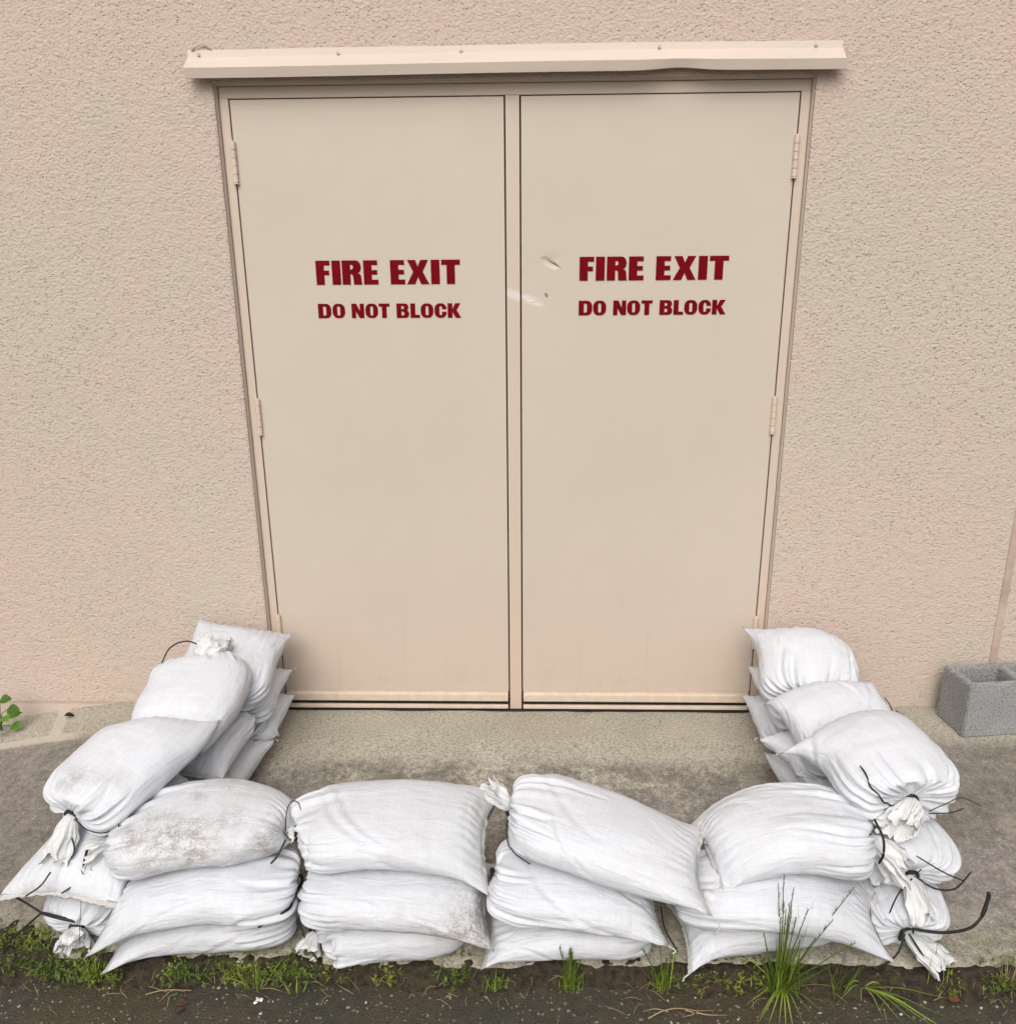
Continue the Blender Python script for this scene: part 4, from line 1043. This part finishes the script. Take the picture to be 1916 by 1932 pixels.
# ------------------------------------------------------------------ plants and litter
def blade(g, base, direction, length, width, droop, tone, n=7, twist=0.0):
    d = np.array(direction, float); d /= np.linalg.norm(d)
    side = np.cross(d, [0, 0, 1.0]); ns = np.linalg.norm(side); side = np.array([1.0, 0, 0]) if ns < 1e-3 else side/ns
    side = side*math.cos(twist)+np.cross(d, side)*math.sin(twist)
    V = []; P = np.array(base, float)
    hz = np.array([d[0], d[1], 0.0])
    for i in range(n):
        s = i/(n-1); p = P+d*length*s+np.array([0, 0, -1.0])*droop*length*s*s+hz*droop*0.35*length*s*s
        w = width*(1-s**1.6)*(0.55+0.45*min(1, s*4))
        V += [p-side*w, p+side*w]
    F = [(2*i, 2*i+1, 2*i+3, 2*i+2) for i in range(n-1)]
    g.add(V, F, tone)
def gz1(x, y): 
    return float(ASPH+0.012 if y < -1.05 else slab_z(np.array(x), np.array(y)))
def tuft(name, label, cat, group, x, y, nb, lmin, lmax, spread, wid, seed, mat='grass', heads=0, lean=(0, 0)):
    rnd = random.Random(seed); z = gz1(x, y)
    g = Geo(); gh = Geo()
    for i in range(nb):
        a = rnd.uniform(0, 2*math.pi); tl = abs(rnd.gauss(0, spread))
        ln = rnd.uniform(lmin, lmax)
        bx, by = x+rnd.gauss(0, .012), y+rnd.gauss(0, .008)
        blade(g, (bx, by, z-.004), (math.cos(a)*tl+lean[0], math.sin(a)*tl*0.7+lean[1], 1), ln, wid*rnd.uniform(.6, 1.15), rnd.uniform(.05, .38), rnd.random(), 8, rnd.uniform(-.6, .6))
    o = empty(name, (x, y, z), label, cat, group)
    g.build('blades', M[mat], o, (x, y, z))
    if heads:
        for i in range(heads):
            a = rnd.uniform(0, 2*math.pi); tl = abs(rnd.gauss(0, .22)); ln = rnd.uniform(.65, 1.0)*lmax*1.55
            d = np.array([math.cos(a)*tl+lean[0], math.sin(a)*tl*.5+lean[1], 1.0]); d /= np.linalg.norm(d)
            P = [np.array([x, y, z])+d*ln*s+np.array([d[0], d[1], -.3])*.12*ln*s*s for s in np.linspace(0, 1, 10)]
            gh.add(*tube_geo(P, [.0015*(1-.4*s) for s in np.linspace(0, 1, 10)], 4), rnd.random()*.4)
            for k in range(14):
                s = .70+.30*k/14; q = np.array([x, y, z])+d*ln*s+np.array([d[0], d[1], -.3])*.12*ln*s*s
                blade(gh, q, (rnd.uniform(-.5, .5), rnd.uniform(-.5, .5), 1), .011, .0015, 0, rnd.random()*.3, 3)
        for i in range(heads):                 # a few blades stand clear of the tuft
            a = rnd.uniform(0, 6.28); tl = rnd.uniform(.05, .45)
            blade(gh, (x+rnd.gauss(0, .015), y+rnd.gauss(0, .006), z), (math.cos(a)*tl+lean[0], math.sin(a)*tl*.4+lean[1], 1), lmax*rnd.uniform(1.0, 1.45), wid*.75, rnd.uniform(.02, .25), rnd.random()*.8, 9, rnd.uniform(-.5, .5))
        gh.build('seed_stalks', M[mat], o, (x, y, z))
    return o
GT = 'grass tufts along the apron edge'
tuft('grass_tuft', 'tallest green grass tuft, in front of the fourth front stack', 'grass tuft', GT, .655, -1.100, 150, .06, .25, .34, .0021, 1, heads=13, lean=(0, -.12))
tuft('grass_tuft', 'sparse tall grass tuft right of the tallest one, thin blades before the pointed sandbag', 'grass tuft', GT, .80, -1.100, 20, .12, .26, .30, .0017, 2, lean=(.12, -.12))
tuft('grass_tuft', 'dense short grass tuft at the foot of the third front stack', 'grass tuft', GT, .150, -1.092, 70, .03, .085, .45, .0014, 3, heads=10)
tuft('grass_tuft', 'bushy grass tuft in the gap between the third and fourth front stacks', 'grass tuft', GT, .375, -1.090, 70, .03, .10, .40, .0015, 4, heads=5)
tuft('grass_tuft', 'thin upright grass tuft beside the white flopped neck at right front', 'grass tuft', GT, 1.035, -1.085, 9, .08, .18, .22, .0016, 5)
tuft('grass_tuft', 'yellow green grass tuft before the left front corner bags', 'grass tuft', GT, -1.03, -1.10, 60, .03, .085, .5, .0015, 6)
tuft('grass_tuft', 'wispy grass tuft against the bottom bag of the leftmost front stack', 'grass tuft', GT, -.62, -1.105, 40, .03, .11, .6, .0014, 7)
tuft('grass_tuft', 'two-bladed small grass shoot on the asphalt before the second stack', 'grass tuft', GT, -.515, -1.125, 6, .03, .05, .6, .0022, 8)
tuft('grass_tuft', 'pale straw coloured dry tuft at the far right edge of the apron', 'grass tuft', GT, 1.215, -1.075, 34, .05, .15, .35, .0013, 9, 'dry')
tuft('grass_tuft', 'low grass tuft between the second and third front stacks', 'grass tuft', GT, -.035, -1.10, 45, .02, .06, .6, .0015, 10)
# grass sprawling over the asphalt from the tall tuft
def sprawl(name, label, x, y, seed, items, mat='grass'):
    g = Geo(); rnd = random.Random(seed)
    for (x1, y1, w, tone, arch) in items:
        P = spline([(x, y, ASPH+.02), ((x*2+x1)/3, (y*2+y1)/3, ASPH+.02+arch), ((x+2*x1)/3, (y+2*y1)/3, ASPH+.012+arch*.7), (x1, y1, ASPH+.008)], 14)
        T_ = np.gradient(P, axis=0); sd2 = np.cross(T_, [0, 0, 1.0]); sd2 /= np.linalg.norm(sd2, axis=1)[:, None]+1e-9
        V = []
        for i in range(14):
            ww = w*(1-(i/13)**2.5)*(.5+.5*min(1, i/3)); V += [P[i]-sd2[i]*ww, P[i]+sd2[i]*ww]
        g.add(V, [(2*i, 2*i+1, 2*i+3, 2*i+2) for i in range(13)], tone)
    o = g.build(name, M[mat], None, (x, y, ASPH)); return tag(o, label, 'grass', 'grass lying flat on the asphalt')
sprawl('sprawling_grass', 'long yellow green grass blades lying across the asphalt to the lower right', .86, -1.09, 3,
       [(1.02, -1.205, .0026, .95, .012), (1.00, -1.20, .0020, .6, .010), (.96, -1.19, .0014, .5, .01), (1.06, -1.18, .0013, .4, .008), (.92, -1.18, .0014, .7, .01), (.80, -1.09, .0022, .8, .02), (1.10, -1.12, .0016, .4, .01), (.88, -1.17, .0012, .5, .01), (.93, -1.085, .0024, .9, .015), (.78, -1.13, .0012, .5, .02)])
sprawl('sprawling_grass', 'bent green grass runners hanging below the tallest tuft', .665, -1.095, 4,
       [(.585, -1.175, .0018, .5, .015), (.60, -1.20, .0016, .6, .012), (.66, -1.205, .0020, .7, .012), (.63, -1.19, .0015, .6, .014), (.72, -1.165, .0012, .3, .012), (.56, -1.14, .0018, .5, .015), (.69, -1.20, .0012, .5, .012), (.76, -1.17, .0012, .3, .01), (.64, -1.215, .0016, .7, .01), (.575, -1.195, .0014, .6, .01)])

# low mossy weeds along the joint: one mass
g = Geo(); rnd = random.Random(11)
def density(x):
    return 0.45+0.55*float(vnoise([x, 0, 0], 5, 21)) + (0.55 if x < -0.95 else 0) - (0.45 if -0.02 < x < 0.40 else 0)
for i in range(9000):
    x = rnd.uniform(-1.5, 1.5)
    if rnd.random() > density(x)*0.80-0.14+0.45*float(vnoise([x, 3, 0], 17, 41)): continue
    yb = rnd.gauss(-1.074, .022)
    if x < -1.18: yb += rnd.uniform(0, .10)
    if yb > -1.018 and x > -1.15: continue
    z = ASPH+.012+rnd.uniform(0, .022)
    if yb > -1.05: z = max(z, -.088)
    cl = float(vnoise([x, yb, 0], 14, 30))
    tone = min(1, max(0, .45+.45*cl+rnd.uniform(-.25, .25)))
    if rnd.random() < .62:
        for k in range(rnd.randint(3, 6)):       # little rosettes of leaflets
            a = rnd.uniform(0, 6.28)
            blade(g, (x, yb, z+rnd.uniform(0, .012)), (math.cos(a), math.sin(a), rnd.uniform(.2, 1.1)), rnd.uniform(.005, .013), rnd.uniform(.0014, .0032), .25, tone, 4, rnd.uniform(-.5, .5))
    else:
        a = rnd.uniform(0, 6.28)
        blade(g, (x, yb, z), (math.cos(a)*.7, math.sin(a)*.6, 1), rnd.uniform(.014, .048), rnd.uniform(.0007, .0014), rnd.uniform(.2, .7), tone, 5, rnd.uniform(-.5, .5))
tag(g.build('low_weeds', M['weed']), kind='stuff', label='low mossy weeds and short grass in the joint below the sandbags')
g = Geo()
for i in range(130):
    x = rnd.uniform(-1.3, 1.3); y = rnd.gauss(-1.10, .03)
    a = rnd.uniform(0, 6.28); ln = rnd.uniform(.015, .06)
    P = [(x, y, ASPH+.018), (x+math.cos(a)*ln*.5, y+math.sin(a)*ln*.4, ASPH+.02+rnd.uniform(0, .012)), (x+math.cos(a+.3)*ln, y+math.sin(a+.3)*ln*.7, ASPH+.010)]
    g.add(*tube_geo(spline(P, 6), .0007, 4), rnd.random())
tag(g.build('dry_litter', M['dry']), kind='stuff', label='fine dry stems scattered in the soil')
# gravel chips set in and lying on the asphalt
g = Geo()
ico = bmesh.new(); bmesh.ops.create_icosphere(ico, subdivisions=1, radius=1.0)
IV = np.array([v.co[:] for v in ico.verts]); IF = [tuple(v.index for v in f.verts) for f in ico.faces]; ico.free()
rs = np.random.RandomState(4)
for i in range(1500):
    x = rs.uniform(-1.6, 1.6); y = rs.uniform(-1.45, -1.085)
    s = 0.0014+0.0030*rs.rand()**3
    Vv = IV*(1+.35*rs.randn(len(IV), 1)*.5)*np.array([s*rs.uniform(.7, 1.5), s*rs.uniform(.7, 1.4), s*.6])
    g.add(Vv+np.array([x, y, ASPH+s*.12]), IF, rs.rand())
t = NT('gravel_chip'); tone = t.attr('tone')
GM = t.done(t.ramp(tone, [(0.0, (.06, .052, .04)), (.55, (.19, .17, .125)), (.9, (.34, .31, .24)), (1.0, (.55, .53, .47))]), .75, None, .3)
tag(g.build('gravel', GM, None, (0, 0, 0), False), kind='stuff', label='small pale gravel chips in the asphalt')

def leafshape(g, base, d, up, ln, wd, tone, fold=.25, n=7):
    d = np.array(d, float); d /= np.linalg.norm(d); s = np.cross(d, up); s /= np.linalg.norm(s); u_ = np.cross(s, d)
    V = []; 
    for i in range(n):
        q = i/(n-1); w = wd*math.sin(math.pi*q**.8)**.8 if 0 < q < 1 else .0005
        c = np.array(base)+d*ln*q-u_*.25*ln*q*q
        V += [c-s*w+u_*w*fold, c, c+s*w+u_*w*fold]
    F = [(3*i+k, 3*i+k+1, 3*i+k+4, 3*i+k+3) for i in range(n-1) for k in (0, 1)]
    g.add(V, F, tone)
# broad-leaved plant at the left end of the wall
px, py = -1.835, -.12; pz = float(slab_z(np.array(px), np.array(py)))
pl = empty('leafy_plant', (px, py, pz), 'small bright green broad-leaved plant at the foot of the wall, far left', 'plant')
g = Geo(); gs = Geo(); rnd = random.Random(5)
for (hh, aa, rad) in ((.03, .1, .05), (.05, 1.1, .05), (.075, -.6, .05), (.09, .4, .045), (.10, 2.2, .05), (.06, 3.3, .06), (.11, -1.7, .04), (.125, .8, .03), (.04, -1.2, .05), (.02, -2.2, .05)):
    b_ = (px+math.cos(aa)*.012, py+math.sin(aa)*.006, pz+hh*.7)
    tip = (px+math.cos(aa)*rad, py-.01+math.sin(aa)*rad*.5-.005, pz+hh)
    gs.add(*tube_geo(spline([(px, py, pz), b_, tip], 8), .0015, 5), .3)
    leafshape(g, tip, (math.cos(aa), math.sin(aa)*.8-.45, .15), (0, -.6, 1), rnd.uniform(.034, .05), rnd.uniform(.014, .020), rnd.random())
g.build('leaves', M['broad'], pl, (px, py, pz)); gs.build('stems', M['broad'], pl, (px, py, pz))
# sprig growing by the tie of the speckled bag
b1 = BY['F1T'][0]; q0 = np.array([-1.052, -1.0, .112])
sp_ = empty('weed_sprig', tuple(q0), 'tiny green sprig poking out beside the tie of the soil-speckled sandbag', 'plant')
g = Geo()
for k in range(18):
    a = rnd.uniform(0, 6.28); blade(g, q0+np.array([rnd.gauss(0, .012), rnd.gauss(0, .004), rnd.gauss(0, .010)]), (math.cos(a), -.3+math.sin(a)*.5, rnd.uniform(-.2, .8)), rnd.uniform(.008, .020), .0022, .2, rnd.random(), 4)
g.add(*tube_geo(spline([q0+np.array([0, .01, -.04]), q0+np.array([.003, 0, -.01]), q0+np.array([.01, -.004, .02])], 8), .0012, 5), .4)
g.build('sprig_leaves', M['weed'], sp_, tuple(q0))
# litter
def litter(name, label, cat, x, y, z, ln, wd, ang, mat, curl=.25, tilt=.12):
    g = Geo(); leafshape(g, (0, 0, 0), (math.cos(ang), math.sin(ang), tilt), (0, 0, 1), ln, wd, .5, curl, 8)
    V = np.array(g.V); V2 = V+np.array([0, 0, -.0012]); n0 = len(V)
    F = g.F+[tuple(i+n0 for i in f[::-1]) for f in g.F]
    o = link(name, mesh(name, np.vstack([V, V2]), F), M[mat], None, (x, y, z)); return tag(o, label, cat)
litter('dead_leaf', 'brown dead leaf on the asphalt before the leftmost front stack', 'leaf', -.80, -1.155, ASPH+.006, .030, .009, .2, 'brown')
litter('dead_leaf', 'small reddish leaf scrap on the asphalt near the brown leaf', 'leaf', -.79, -1.178, ASPH+.006, .020, .006, .7, 'brown')
litter('dead_leaf', 'rust orange crumpled leaf in the soil below the right corner', 'leaf', 1.055, -1.118, ASPH+.012, .030, .012, .4, 'orange', .5)
litter('dead_leaf', 'dark curled dead leaf against the foot of the wall at left', 'leaf', -1.62, -.085, float(slab_z(np.array(-1.62), np.array(-.085)))+.008, .036, .012, .1, 'dark', .6)
g = Geo(); rs = np.random.RandomState(9)
for k in range(7):
    g.add(IV*np.array([.005, .004, .003])*(1+.3*rs.randn(len(IV), 1))+np.array([rs.uniform(-.012, .012), rs.uniform(-.008, .008), .003]), IF)
o = g.build('paper_scrap', M['scrap'], None, (0, 0, 0)); o.location = (-.607, -1.142, ASPH+.003); tag(o, 'torn white scrap lying on the asphalt below the first two stacks', 'scrap')
# dry dark weed at the wall base, right
dx, dy = 1.318, -.088; dz = float(slab_z(np.array(dx), np.array(dy)))
dw = empty('dead_weed', (dx, dy, dz), 'small blackened dead weed at the wall base behind the right flank', 'plant')
g = Geo(); rnd = random.Random(2)
for k in range(40):
    a = rnd.uniform(0, 6.28); blade(g, (dx+rnd.gauss(0, .014), dy+rnd.uniform(-.01, .01), dz+rnd.uniform(0, .012)), (math.cos(a), math.sin(a)*.4, rnd.uniform(0, .8)), rnd.uniform(.01, .03), .003, .3, .5, 4)
g.add(*tube_geo(spline([(dx-.002, dy, dz), (dx-.012, dy+.008, dz+.035), (dx-.034, dy+.014, dz+.066)], 8), .0017, 5))
g.build('dead_stems', M['dark'], dw, (dx, dy, dz))
# pale root lying on the asphalt
g = Geo(); zz = ASPH+.006
for P in ([(.33, -1.175, zz), (.365, -1.158, zz+.004), (.405, -1.148, zz+.003), (.445, -1.155, zz+.004), (.49, -1.150, zz)], [(.42, -1.150, zz), (.44, -1.162, zz+.003), (.41, -1.170, zz)],
          [(.445, -1.155, zz), (.47, -1.165, zz+.003), (.52, -1.162, zz)], [(.38, -1.155, zz), (.35, -1.150, zz+.002), (.32, -1.156, zz)]):
    g.add(*tube_geo(spline(P, 14), [.0019*(1-.06*i) for i in range(14)], 5), .75)
o = g.build('pale_root', M['dry'], None, (.42, -1.155, ASPH)); tag(o, 'pale branching root lying on the asphalt before the third stack', 'root')
g = Geo()
g.add(*tube_geo(spline([(-.885, -1.13, zz), (-.84, -1.122, zz+.006), (-.775, -1.120, zz+.004)], 10), .0014, 5), .7)
o = g.build('dry_twig', M['dry'], None, (-.84, -1.125, ASPH)); tag(o, 'straight dry twig in the soil before the leftmost front stack', 'twig')
